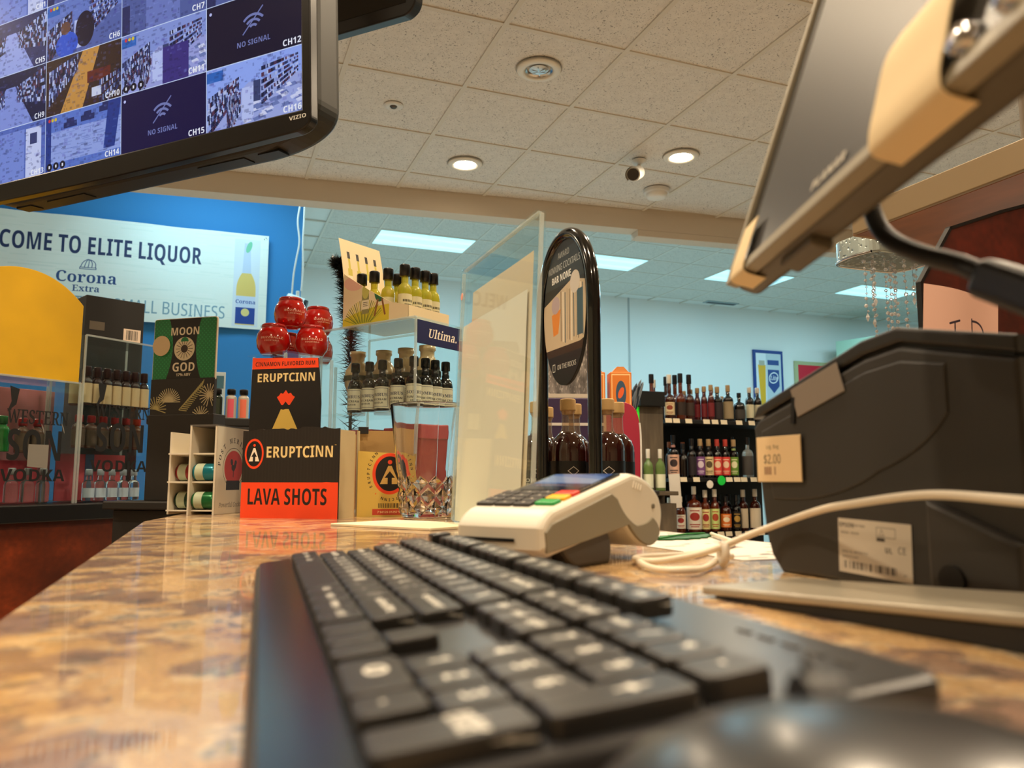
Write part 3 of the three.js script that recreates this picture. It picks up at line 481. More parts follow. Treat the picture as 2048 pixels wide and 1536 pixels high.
{
  const t = thing('header_card', 'tall black display card with orange strip and gold volcano', 'display card', [0.144, CT, -1.648], -0.585);
  const face = tex(640, 800, (g, w, h) => {
    g.fillStyle = '#15110f'; g.fillRect(0, 0, w, h); g.fillStyle = EO; g.fillRect(0, 0, w, h * 0.155); fitted(g, 'CINNAMON FLAVORED RUM', w * 0.06, w * 0.95, h * 0.09, 62, { c: '#3a120a' });
    inline(g, 'ERUPTCINN', w * 0.09, w * 0.96, h * 0.275, 128);
    g.fillStyle = EO; g.beginPath(); const cx = w * 0.53, cy = h * 0.53; [[-.13, .01], [-.1, -.01], [-.075, -.045], [-.04, -.035], [0, -.085], [.035, -.035], [.075, -.045], [.1, -.01], [.135, .01], [.065, .115], [.04, .115], [0, .07], [-.035, .115], [-.06, .115]].forEach(([x, y], i) => i ? g.lineTo(cx + x * w, cy + y * h) : g.moveTo(cx + x * w, cy + y * h)); g.fill();
    g.fillStyle = '#cfae52'; g.beginPath(); g.moveTo(cx - w * 0.065, h * 0.7); g.lineTo(cx - w * 0.03, h * 0.71); g.lineTo(cx, h * 0.7); g.lineTo(cx + w * 0.05, h * 0.7); g.lineTo(cx + w * 0.2, h); g.lineTo(cx - w * 0.2, h); g.fill();
  });
  const sh = poly([[-0.078, 0], [0.078, 0], [0.081, 0.225], [0.073, 0.315], [-0.072, 0.319], [-0.0735, 0.24]]);
  part('card', extrude(sh, 0.004, 0), M.blackCard, t, [0, 0, -0.004]);
  const pg = new THREE.ShapeGeometry(sh), u = pg.attributes.uv, p = pg.attributes.position; for (let i = 0; i < u.count; i++) u.setXY(i, p.getX(i) / 0.15 + 0.5, 1 - (0.319 - p.getY(i)) / 0.152);
  part('card_print', pg, print(face, 0.5), t, [0, 0, 0.0004]);
}
{
  const t = thing('yellow_carton', 'yellow display carton with oval emblem and open kraft back', 'carton', [0.334, CT, -1.549], -0.1);
  const face = tex(640, 760, (g, w, h) => {
    g.fillStyle = '#dcbc5a'; g.fillRect(0, 0, w, h); const x = w * 0.55, y = h * 0.36;
    const ring = 'ERUPTCINN \u2022 ERUPTCINN \u2022 ERUPTCINN \u2022 '; for (let i = 0; i < ring.length; i++) { const a = -Math.PI / 2 + i / ring.length * 2 * Math.PI; write(g, ring[i], x + Math.cos(a) * w * 0.37, y + Math.sin(a) * h * 0.39, 44, { c: ring[i] === '\u2022' ? EO : '#2a2018', rot: a + Math.PI / 2 }); }
    emblem(g, x, y, w * 0.3, h * 0.31); barcode(g, w * 0.36, h * 0.8, w * 0.36, h * 0.07); g.fillStyle = '#c9432a'; g.fillRect(w * 0.26, h * 0.885, w * 0.56, h * 0.09); write(g, '7 94126 01257 5', w * 0.54, h * 0.93, 34, { c: '#f4d9a0' });
  });
  const W = 0.112, D = 0.042, H = 0.125;
  const sh = poly([[-W / 2, 0], [W / 2, 0], [W / 2 - 0.001, H - 0.01], [0.02, H - 0.003], [-W / 2, H + 0.001]]);
  part('front_wall', extrude(sh, 0.003, 0), M.kraft, t, [0, 0, D / 2 - 0.003]);
  const pg = new THREE.ShapeGeometry(sh), u = pg.attributes.uv, p = pg.attributes.position; for (let i = 0; i < u.count; i++) u.setXY(i, p.getX(i) / W + 0.5, p.getY(i) / (H + 0.004));
  part('front_print', pg, print(face, 0.5), t, [0, 0, D / 2 + 0.0004]);
  part('back_wall', box(W, 0.168, 0.003), mat(0xb08d57, 0.85), t, [0, 0.084, -D / 2]);
  part('side_wall', box(0.003, 0.165, D - 0.004), mat(0xc2b083, 0.85), t, [-W / 2 + 0.0015, 0.0825, -0.001]);
  part('side_wall', box(0.003, 0.12, D - 0.004), mat(0xc2b083, 0.85), t, [W / 2 - 0.0015, 0.06, -0.001]);
  part('tab', rb(0.02, 0.014, 0.002, 0.001), M.blackCard, t, [-W / 2 + 0.012, 0.168, -0.012]);
}
// ---------------------------------------------------------------- cut glass vase
{
  const t = thing('glass_vase', 'tall clear glass vase with diamond-cut foot', 'vase', [0.385, CT, -1.42]);
  const rim = 0.07, g1 = lathe([[0.041, 0.012], [0.05, 0.07], [0.0535, 0.09], [rim - 0.0015, 0.207], [rim, 0.209], [rim + 0.0015, 0.207], [0.058, 0.09], [0.054, 0.07], [0.0475, 0.006], [0.043, 0.0005], [0, 0.0008], [0, 0.014], [0.041, 0.012]].reverse(), 48);
  const p = g1.attributes.position; for (let i = 0; i < p.count; i++) { const y = p.getY(i), r = Math.hypot(p.getX(i), p.getZ(i)); if (y > 0.085 && r > 0.05) { const a = Math.atan2(p.getZ(i), p.getX(i)), f = 1 + 0.008 * Math.cos(a * 12); p.setX(i, p.getX(i) * f); p.setZ(i, p.getZ(i) * f); } }
  g1.computeVertexNormals(); part('bowl', g1, M.glass, t);
  const fac = []; for (let row = 0; row < 3; row++) for (let k = 0; k < 12; k++) { const a = (k + row * 0.5) / 12 * 2 * Math.PI, y = 0.014 + row * 0.022, r = 0.0485 + 0.08 * y; const d = new THREE.OctahedronGeometry(0.0135); d.scale(1, 1, 0.35); d.rotateY(Math.PI / 2 - a); d.translate(Math.cos(a) * r, y + 0.006, Math.sin(a) * r); fac.push(d); }
  part('cut_diamonds', mergeGeometries(fac), M.glass, t);
}
// ---------------------------------------------------------------- acrylic sign holder with sheets
{
  const t = thing('sign_holder', 'tall clear acrylic sign holder standing on the counter', 'sign holder', [0.377, CT, -1.072], -Math.PI / 2);   // local x runs from far to near, local z faces the cashier
  t.rotation.order = 'YXZ'; t.rotation.x = -0.04;
  const W = 0.335, H = 0.42;
  for (const z of [-0.004, 0.004]) part('pane', extrude(roundRect(W, H, 0.012), 0.0024, 0.0008, 2, 6), M.acrylic, t, [0, H / 2, z - 0.0012]);
  for (const s of [-1, 1]) part('edge_strip', rb(0.004, H - 0.012, 0.006, 0.001), M.acrylicEdge, t, [s * (W / 2 - 0.003), H / 2, 0]);
  part('top_strip', rb(W - 0.02, 0.004, 0.006, 0.001), M.acrylicEdge, t, [0, H - 0.003, 0]);
  part('base', rb(W, 0.004, 0.09, 0.001), M.acrylic, t, [0, 0.002, -0.02]);
  part('sticker', cyl(0.006, 0.006, 0.0006, 20), mat(0xe5a79a, 0.6), t, [-W / 2 + 0.014, 0.372, 0.0056], [Math.PI / 2, 0, 0]);
}
function sheet(label, y, w, h, lift, dx, c) {
  const t = thing('paper_sheet', label, 'paper', [0.377 + lift, CT, -1.072 + dx], -Math.PI / 2); t.rotation.order = 'YXZ'; t.rotation.x = -0.04;
  const g = new THREE.PlaneGeometry(w, h, 14, 14), p = g.attributes.position; for (let i = 0; i < p.count; i++) p.setZ(i, 0.0004 * Math.sin(p.getX(i) * 30) * Math.cos(p.getY(i) * 21));
  g.computeVertexNormals(); part('sheet', g, mat(c, 0.85, { side: THREE.DoubleSide }), t, [0, y + h / 2, 0]);
}
sheet('tan backing sheet inside the acrylic holder, the taller one', 0.006, 0.255, 0.365, 0.0012, 0.012, 0xe8d8bd);
sheet('white sheet in the acrylic holder, in front of the tan one', 0.006, 0.28, 0.315, -0.0012, -0.012, 0xf5eee0);
solo('notepad', rb(0.14, 0.004, 0.21, 0.001), mat(0xe6d8b8, 0.7), 'flat cream pad lying before the glass vase', 'notepad', [0.30, CT + 0.002, -1.20], [0, 0.55, 0]);
// ---------------------------------------------------------------- arch stand with oval sign
{
  const t = thing('arch_stand', 'black arched stand holding an oval cocktail sign', 'sign stand', [0.55, CT, -1.17], -Math.PI / 2);
  const r = 0.1, top = 0.487, pts = [[r, 0.01, 0], [r, 0.1, 0], [r, 0.25, 0], [r, top - 0.13, 0]]; for (let i = 1; i < 8; i++) { const a = i / 8 * Math.PI; pts.push([r * Math.cos(a), top - 0.13 + 0.122 * Math.sin(a), 0]); } pts.push([-r, top - 0.13, 0], [-r, 0.25, 0], [-r, 0.1, 0], [-r, 0.01, 0]);
  part('arch_tube', tube(pts, 0.0105, 120, 14), M.blackGloss, t); part('foot_plate', rb(0.24, 0.012, 0.036, 0.004), M.blackGloss, t, [0, 0.006, 0]);
  const g = tex(640, 920, (c, w, h) => {
    c.fillStyle = '#20262a'; c.fillRect(0, 0, w, h); c.fillStyle = '#2f3a40'; c.fillRect(0, h * 0.08, w, h * 0.24);
    write(c, 'AWARD', w * 0.5, h * 0.11, 52, { c: '#c4cac8', w: 'normal' }); write(c, 'WINNING COCKTAILS', w * 0.5, h * 0.19, 56, { c: '#c4cac8', w: 'normal', sx: 0.9 }); write(c, 'BAR NONE', w * 0.44, h * 0.265, 60, { c: '#f2f2ee' });
    c.fillStyle = '#c9b79c'; c.beginPath(); c.moveTo(0, h * 0.42); c.lineTo(w * 0.7, h * 0.31); c.lineTo(w, h * 0.36); c.lineTo(w, h * 0.72); c.lineTo(0, h * 0.86); c.fill();
    for (let i = 0; i < 12; i++) { c.fillStyle = ['#8d7c68', '#e9e1d2', '#5a6a74', '#b6a48a'][i % 4]; c.fillRect(w * (0.42 + i * 0.05), h * (0.36 + 0.01 * (i % 3)), w * 0.02, h * 0.34); }
    c.fillStyle = '#3d5a68'; c.fillRect(w * 0.8, h * 0.4, w * 0.12, h * 0.3); c.fillStyle = '#e08a3c'; c.beginPath(); c.moveTo(w * 0.2, h * 0.5); c.lineTo(w * 0.42, h * 0.48); c.lineTo(w * 0.36, h * 0.64); c.lineTo(w * 0.24, h * 0.65); c.fill(); c.fillStyle = '#b7a5ac'; c.beginPath(); c.ellipse(w * 0.3, h * 0.44, w * 0.1, h * 0.06, 0, 0, 7); c.fill();
    c.fillStyle = '#cfc6bc'; c.beginPath(); c.ellipse(w * 0.76, h * 0.34, w * 0.11, h * 0.075, 0, 0, 7); c.fill(); c.fillStyle = '#3a2f28'; c.fillRect(0, h * 0.74, w, h * 0.05); c.fillStyle = '#20262a'; c.fillRect(0, h * 0.79, w, h * 0.21); write(c, 'ON THE ROCKS', w * 0.55, h * 0.87, 42, { c: '#d8d6ce', w: 'normal' }); c.strokeStyle = '#d8d6ce'; c.lineWidth = 5; c.strokeRect(w * 0.22, h * 0.845, 34, 44);
  });
  const e = new THREE.Shape(); e.absellipse(0, 0, 0.082, 0.125, 0, Math.PI * 2, false, 0);
  part('oval_board', extrude(e, 0.006, 0.0015, 2, 40), mat(0x15171a, 0.4), t, [0, 0.35, -0.003]);
  const pg = new THREE.ShapeGeometry(e, 40), u = pg.attributes.uv, p = pg.attributes.position; for (let i = 0; i < u.count; i++) u.setXY(i, p.getX(i) / 0.164 + 0.5, p.getY(i) / 0.25 + 0.5);
  part('oval_print', pg, print(g, 0.3), t, [0, 0.35, 0.0036]);
  part('hanger', rb(0.012, 0.03, 0.006, 0.002), M.blackGloss, t, [0, 0.473, 0]);
}
// ---------------------------------------------------------------- corked cocktail bottles
{
  const lab = tex(512, 512, (g, w, h) => { g.fillStyle = '#0d0b0b'; g.fillRect(0, 0, w, h); const c = '#cfc8c0'; g.strokeStyle = c; g.lineWidth = 5; g.beginPath(); g.moveTo(w / 2, 60); g.lineTo(w / 2 + 36, 104); g.lineTo(w / 2, 148); g.lineTo(w / 2 - 36, 104); g.closePath(); g.stroke(); write(g, 'ON THE', w / 2, 200, 56, { c }); write(g, 'ROCKS', w / 2, 256, 60, { c }); g.fillStyle = c; for (let i = 0; i < 7; i++) g.fillRect(w * 0.3, 310 + i * 22, w * (0.25 + 0.15 * rnd()), 6); write(g, 'COCKTAILS', 70, 260, 40, { c, rot: -Math.PI / 2 }); });
  const amber = phys(0x2a0a05, 0.08, { clearcoat: 1, clearcoatRoughness: 0.03 }), clear = phys(0xe9dccb, 0.05, { transmission: 0.9, thickness: 0 }), cork = mat(0xc2a06a, 0.7), lm = print(lab, 0.4);
  const H = 0.214, R = 0.0315;
  [[0.572, -1.345, 'corked dark cocktail bottle half behind the acrylic holder', 0.6], [0.604, -1.28, 'corked dark cocktail bottle left of the black arch post', 0.75], [0.655, -1.36, 'corked dark cocktail bottle behind the others of its row', 0.3], [0.668, -1.2535, 'corked dark cocktail bottle partly hidden by the arch post', 0.5], [0.716, -1.303, 'corked dark cocktail bottle beside the red panel, last of its row', 0.35], [0.632, -1.44, 'corked dark cocktail bottle rearmost, seen between two necks', 0.2]].forEach(([x, z, l, tn]) => {
    const t = thing('cocktail_bottle', l, 'bottle', [x, CT + 0.0005, z], tn - 0.9, 'corked cocktail bottles');
    part('body', cached('otrb', () => lathe([[0, 0.003], [0.027, 0], [0.0312, 0.004], [R, 0.012], [R, 0.118], [0.0305, 0.13], [0.026, 0.142], [0.018, 0.1505], [0.0135, 0.155], [0, 0.1552]], 36)), amber, t);
    part('neck', cached('otrn', () => lathe([[0.0135, 0.1545], [0.0112, 0.163], [0.0108, 0.188], [0.0128, 0.19], [0.0128, 0.193]], 28)), clear, t);
    part('stopper', cached('otrc', () => lathe([[0.0105, 0.186], [0.0105, 0.193], [0.0135, 0.193], [0.0142, 0.195], [0.0142, H - 0.002], [0.0125, H], [0, H]], 28)), cork, t);
    part('label', cached('otrl', () => cyl(R + 0.0004, R + 0.0004, 0.086, 36, true, -2.2, 4.4).translate(0, 0.06, 0)), lm, t);
  });
}
// ---------------------------------------------------------------- acrylic display case with miniatures
function pane(parent, name, w, h, d, p) { return part(name, box(w, h, d), M.acrylic, parent, p); }
const CX = 0.399, CZ = -1.583, CTURN = -0.988, cl = (x, z) => [CX + x * 0.55 - z * 0.835, CZ + x * 0.835 + z * 0.55];   // case axes to the room's
const SHELF = 0.148, TOP = 0.34;
{
  const t = thing('acrylic_case', 'clear acrylic display case with blue name strip behind the vase', 'display case', [CX, CT, CZ], CTURN), H = TOP - CT, s = SHELF - CT, W = 0.29, D = 0.15;
  pane(t, 'front_pane', W, H, 0.003, [-W / 2, H / 2, 0]); pane(t, 'back_pane', W, H, 0.003, [-W / 2, H / 2, -D]);
  pane(t, 'side_pane', 0.003, H, D, [0, H / 2, -D / 2]); pane(t, 'side_pane', 0.003, H, D, [-W, H / 2, -D / 2]);
  pane(t, 'top_pane', W, 0.004, D, [-W / 2, H, -D / 2]); pane(t, 'shelf', W - 0.006, 0.004, D - 0.006, [-W / 2, s - 0.002, -D / 2]); pane(t, 'base', W - 0.006, 0.004, D - 0.006, [-W / 2, 0.003, -D / 2]);
  for (const [x, z] of [[0, 0], [-W, 0], [0, -D], [-W, -D]]) part('corner_edge', rb(0.005, H, 0.005, 0.001), M.acrylicEdge, t, [x, H / 2, z]);
  for (const z of [0, -D]) part('top_edge', rb(W, 0.005, 0.005, 0.001), M.acrylicEdge, t, [-W / 2, H, z]);
  const g = tex(512, 200, (c, w, h) => { c.fillStyle = '#1b2150'; c.fillRect(0, 0, w, h); write(c, 'Ultima.', w * 0.55, h * 0.5, 108, { c: '#f4ecd9', w: 'italic bold', f: 'serif', sx: 0.85 }); });
  const n = part('name_strip', box(0.001, 0.05, D - 0.004), mat(0x1b2150, 0.5), t, [0.0025, H - 0.03, -D / 2]);
  part('name_print', new THREE.PlaneGeometry(D - 0.005, 0.049), print(g, 0.4), n, [0.0008, 0, 0], [0, Math.PI / 2, 0]);
}
{
  const lab = tex(512, 320, (g, w, h) => { g.fillStyle = '#e4dcc4'; g.fillRect(0, 0, w, h); g.strokeStyle = '#3a3f55'; g.lineWidth = 6; g.strokeRect(w * 0.22, 24, w * 0.56, h - 48); write(g, 'SOMRUS', w / 2, 120, 62, { c: '#2a3050', f: 'serif' }); write(g, 'RUM CREAM', w / 2, 190, 42, { c: '#333' }); write(g, 'LIQUEUR', w / 2, 240, 36, { c: '#333' }); g.fillStyle = '#333'; for (let i = 0; i < 8; i++) g.fillRect(40, 40 + i * 30, 50, 5), g.fillRect(w - 90, 40 + i * 30, 50, 5); });
  const m = { body: phys(0x120d0b, 0.12, { clearcoat: 1 }), cap: phys(0x0d0c0c, 0.25), label: print(lab, 0.5), ring: mat(0x141414, 0.35) };
  const b = { h: 0.112, r: 0.0165, n: 0.0075, s: 0.5, k: 0.68, cap: [0.0098, 0.02, 0.82], lab: [0.05, 0.47], wrap: 2.6 };
  [[-0.2, -0.022], [-0.158, -0.024], [-0.116, -0.022], [-0.07, -0.023], [-0.024, -0.022], [-0.022, -0.056], [-0.023, -0.089], [-0.022, -0.123]].forEach(([x, z], i) => {
    const [wx, wz] = cl(x, z); bottle('cream_liqueur_miniature', `black cream-labelled miniature in the acrylic case, ${i < 4 ? ORD[3 - i] + ' from the corner along its front' : i > 4 ? ORD[i - 5] + ' from the corner under the strip' : 'right in its corner'}`, 'miniature bottle', [wx, SHELF, wz], b, m, 'black miniatures in the acrylic case', x > -0.03 ? 0.1 : -0.85);
  });
  const glaze = phys(0xcbb287, 0.22, { clearcoat: 0.7 }), band = mat(0x4d4a35, 0.6);
  const jug = cached('jug', () => lathe([[0, 0], [0.019, 0], [0.021, 0.004], [0.02, 0.045], [0.023, 0.056], [0.029, 0.07], [0.031, 0.088], [0.028, 0.106], [0.02, 0.119], [0.016, 0.126], [0.016, 0.137], [0.019, 0.14], [0.019, 0.15], [0, 0.152]], 28));
  [[-0.255, -0.08], [-0.192, -0.102], [-0.128, -0.108], [-0.064, -0.109]].forEach(([x, z], i) => {
    const [wx, wz] = cl(x, z), t = thing('cream_jug', `cream glazed jug behind the black miniatures, ${ORD[i]} from the red jars`, 'jug bottle', [wx, SHELF + 0.001, wz], -0.9, 'cream jugs behind the black miniatures');
    part('body', jug, glaze, t); part('band', cyl(0.0316, 0.0316, 0.012, 28, true), band, t, [0, 0.086, 0]);
  });
  const rd = mat(0x9c2b2b, 0.4);
  for (const [x, l] of [[-0.06, 'red gift box in the acrylic case, under the shelf at its corner'], [-0.2, 'red gift box in the acrylic case, at its far end']]) { const [wx, wz] = cl(x, -0.075), t = thing('red_gift_box', l, 'box', [wx, CT + 0.0062, wz], CTURN); part('box', rb(0.1, 0.15, 0.1, 0.003), rd, t, [0, 0.075, 0]); part('lid', rb(0.104, 0.03, 0.104, 0.003), mat(0xb8424a, 0.35), t, [0, 0.16, 0]); }
}
// lime tequila tray on top of the case
{
  const [ox, oz] = cl(-0.03, -0.008), t = thing('miniature_tray', 'cream and yellow cardboard tray of lime miniatures on the acrylic case', 'display tray', [ox, TOP + 0.003, oz], CTURN), card = mat(0xe6d3a8, 0.75), W = 0.2, D = 0.132;
  const face = tex(512, 360, (g, w, h) => {
    g.fillStyle = '#e9d7b2'; g.fillRect(0, 0, w, h); g.fillStyle = '#d9c637'; g.beginPath(); g.moveTo(0, h * 0.86); g.quadraticCurveTo(w * 0.3, h * 0.7, w * 0.72, h * 0.7); g.lineTo(w * 0.72, h); g.lineTo(0, h); g.fill();
    g.fillStyle = '#e7b9a8'; g.beginPath(); g.ellipse(w * 0.16, h * 0.22, 80, 46, 0.2, 0, 7); g.fill();
    for (let i = 0; i < 26; i++) { g.strokeStyle = ['#9a9f2e', '#c9c23a', '#6d7a2a'][i % 3]; g.lineWidth = 6; g.beginPath(); const a = Math.PI * (1.08 + 0.84 * i / 26), x = w * 0.33, y = h * 0.97; g.moveTo(x + (i - 13) * 5, y); g.lineTo(x + Math.cos(a) * 160, y + Math.sin(a) * 150); g.stroke(); }
    g.fillStyle = '#8d8a5a'; g.fillRect(w * 0.3, h * 0.45, 56, 130); g.fillStyle = '#c3bf66'; g.beginPath(); g.ellipse(w * 0.355, h * 0.4, 28, 50, 0, 0, 7); g.fill(); g.fillStyle = '#e6ddc0'; g.fillRect(w * 0.3, h * 0.56, 56, 60); g.fillStyle = '#4a4632'; for (let i = 0; i < 3; i++) g.fillRect(w * 0.32, h * (0.6 + 0.03 * i), 36, 4);
    g.fillStyle = '#2c6a45'; g.beginPath(); g.ellipse(w * 0.58, h * 0.45, 44, 66, 0, 0, 7); g.fill(); g.strokeStyle = '#8a5a35'; g.lineWidth = 13; for (const [a, b] of [[0.55, 0.5], [0.61, 0.66]]) { g.beginPath(); g.moveTo(w * a, h * 0.58); g.lineTo(w * b, h * 0.88); g.stroke(); }
  });
  const sh = new THREE.Shape(); sh.moveTo(-W, 0); sh.lineTo(0, 0); sh.lineTo(0, 0.028); sh.lineTo(-0.05, 0.04); sh.quadraticCurveTo(-0.12, 0.075, -W, 0.125); sh.closePath();
  for (const z of [0, -D]) part('side_wall', extrude(sh, 0.002, 0), card, t, [0, 0, z - 0.002]);
  const pg = new THREE.ShapeGeometry(sh, 12), u = pg.attributes.uv, p = pg.attributes.position; for (let i = 0; i < u.count; i++) u.setXY(i, p.getX(i) / W + 1, p.getY(i) / 0.125);
  part('side_print', pg, print(face, 0.6), t, [0, 0, 0.0005]);
  part('front_wall', box(0.002, 0.028, D), card, t, [-0.001, 0.014, -D / 2]); part('floor', box(W, 0.002, D), card, t, [-W / 2, 0.001, -D / 2]);
  const back = tex(512, 512, (g, w, h) => { g.fillStyle = '#ead7ab'; g.fillRect(0, 0, w, h); for (let i = 0; i < 4; i++) { const x = 90 + i * 110; g.fillStyle = '#2a2620'; g.fillRect(x - 16, 70, 32, 40); g.fillStyle = '#cfc04a'; g.fillRect(x - 12, 110, 24, 60); g.fillRect(x - 26, 170, 52, 150); g.fillStyle = '#eee3c2'; g.fillRect(x - 26, 210, 52, 80); } g.fillStyle = '#d0b92c'; g.fillRect(0, 330, w, 182); g.fillStyle = '#9aa030'; for (let i = 0; i < 60; i++) g.fillRect(rnd() * w, 320 + rnd() * 40, 6, 40); });
  const hg = new THREE.PlaneGeometry(D, 0.215, 8, 12), q = hg.attributes.position; for (let i = 0; i < q.count; i++) { const y = q.getY(i) / 0.215 + 0.5; q.setZ(i, -0.02 * Math.max(0, y - 0.45) ** 1.4 * 2.6); } hg.computeVertexNormals();
  part('header', hg, print(back, 0.6, { side: THREE.DoubleSide }), t, [-W, 0.1075, -D / 2], [0, Math.PI / 2, 0]);
  const lab = tex(256, 192, (g, w, h) => { g.fillStyle = '#d6cfa6'; g.fillRect(0, 0, w, h); g.fillStyle = '#3a3a22'; for (const [y, l, t] of [[52, 130, 22], [92, 90, 10], [114, 110, 10]]) for (let x = 0; x < l; x += 18) g.fillRect((w - l) / 2 + x, y, 12, t); g.fillStyle = '#c9714f'; g.fillRect(30, 150, w - 60, 14); });
  const m = { body: phys(0xd8d048, 0.08, { transmission: 0.55, thickness: 0, ior: 1.4 }), cap: phys(0x0c0c0c, 0.3), label: print(lab, 0.5) }, b = { h: 0.12, r: 0.0158, n: 0.0078, s: 0.5, k: 0.66, cap: [0.0118, 0.02, 0.79], lab: [0.06, 0.44], wrap: 1.6 };
  [[-0.165, -0.022], [-0.125, -0.022], [-0.082, -0.022], [-0.03, -0.02], [-0.03, -0.053], [-0.03, -0.086], [-0.03, -0.113], [-0.1, -0.07]].forEach(([x, z], i) => {
    const [wx, wz] = cl(-0.03 + x, -0.008 + z); bottle('lime_miniature', `yellow-green miniature in the tray, ${i < 3 ? ORD[i] + ' from the tall header card along the printed side' : i < 7 ? ORD[i - 3] + ' from the tray corner along the low front' : 'alone in the middle behind the others'}`, 'miniature bottle', [wx, TOP + 0.006, wz], b, m, 'lime miniatures in the tray', x > -0.04 ? 0.35 : -0.7);
  });
}
// black tinsel tree behind
{
  const t = thing('tinsel_tree', 'black tinsel garland tree curling over behind the cardboard tray', 'tinsel', [0.335, CT, -1.955]);
  const pts = [[0, 0.0, 0], [-0.005, 0.25, 0], [-0.008, 0.42, 0], [-0.018, 0.5, 0], [-0.024, 0.56, 0.005], [-0.04, 0.6, 0.01], [-0.05, 0.605, 0.012]]; const curve = new THREE.CatmullRomCurve3(pts.map(p => V(...p)));
  part('stem', new THREE.TubeGeometry(curve, 40, 0.004, 8), M.black, t);
  const bits = []; for (let i = 0; i < 2600; i++) { const k = Math.sqrt(rnd()), c = curve.getPoint(k), len = rr(0.02, 0.04) * (1.3 - 0.5 * k), d = V(rr(-1, 1), rr(-0.3, 1), rr(-1, 1)).normalize(), g = new THREE.ConeGeometry(0.0018, len, 3); g.translate(0, len / 2, 0); g.applyQuaternion(new THREE.Quaternion().setFromUnitVectors(V(0, 1, 0), d)); g.translate(c.x, c.y, c.z); bits.push(g); }
  const s = part('tinsel', mergeGeometries(bits), mat(0x0c0c0a, 0.35), t); s.userData.kind = 'stuff';
}
// red ball jars on a riser
{
  const redGlass = phys(0xd0160f, 0.12, { clearcoat: 1, transmission: 0.25, thickness: 0.02 }), jg = cached('jar', () => lathe([[0, 0], [0.022, 0], [0.026, 0.003], [0.034, 0.016], [0.036, 0.031], [0.034, 0.046], [0.027, 0.059], [0.024, 0.061]], 36)), lid = cached('jarlid', () => lathe([[0.0245, 0.0605], [0.026, 0.062], [0.026, 0.066], [0.024, 0.068], [0, 0.0682]], 32));
  const pr = tex(512, 256, (g, w, h) => { g.clearRect(0, 0, w, h); write(g, 'BUZZBALLZ', w / 2, 96, 66, { c: '#f4b8a6' }); write(g, 'COCKTAILS', w / 2, 158, 42, { c: '#f4b8a6' }); }), pm = print(pr, 0.4, { transparent: true });
  const lb = cached('jarlab', () => { const g = cyl(0.0362, 0.0362, 0.026, 32, true, -1, 2); const p = g.attributes.position; for (let i = 0; i < p.count; i++) { } return g.translate(0, 0.031, 0); });
  const R0 = 0.27;
  [[0.129, R0, -1.773, 'red round jar on the lower level, furthest toward the blue wall side'], [0.2096, R0, -1.763, 'red round jar on the lower level beside the acrylic case'], [0.166, R0, -1.872, 'red round jar on the lower level, behind two others'], [0.238, R0, -1.885, 'red round jar on the lower level, under the tinsel tree'], [0.166, R0 + 0.069, -1.805, 'red round jar stacked on top, under the hanging camera'], [0.236, R0 + 0.069, -1.882, 'red round jar stacked on top, beside the tinsel tree']].forEach(([x, y, z, l], i) => {
    const t = thing('red_ball_jar', l, 'jar', [x, y, z], -0.2 + 0.1 * i); part('jar', jg, redGlass, t); part('lid', lid, phys(0xb01010, 0.2, { clearcoat: 0.8 }), t); part('print', lb, pm, t);
  });
  const t = thing('jar_riser', 'clear acrylic riser carrying the round jars', 'riser', [CX, CT, CZ], CTURN), rh = R0 - CT - 0.001;
  part('top_plate', slab([[-0.345, 0.158], [-0.22, 0.158], [-0.22, 0.012], [-0.298, 0.012], [-0.298, -0.07], [-0.405, -0.07], [-0.405, 0.07], [-0.345, 0.07]], rh - 0.004, rh), M.acrylic, t);
  for (const [x, z] of [[-0.335, 0.148], [-0.23, 0.148], [-0.23, 0.022], [-0.395, -0.06], [-0.308, -0.06]]) part('leg', rb(0.006, rh - 0.004, 0.006, 0.001), M.acrylicEdge, t, [x, (rh - 0.004) / 2, z]);
}
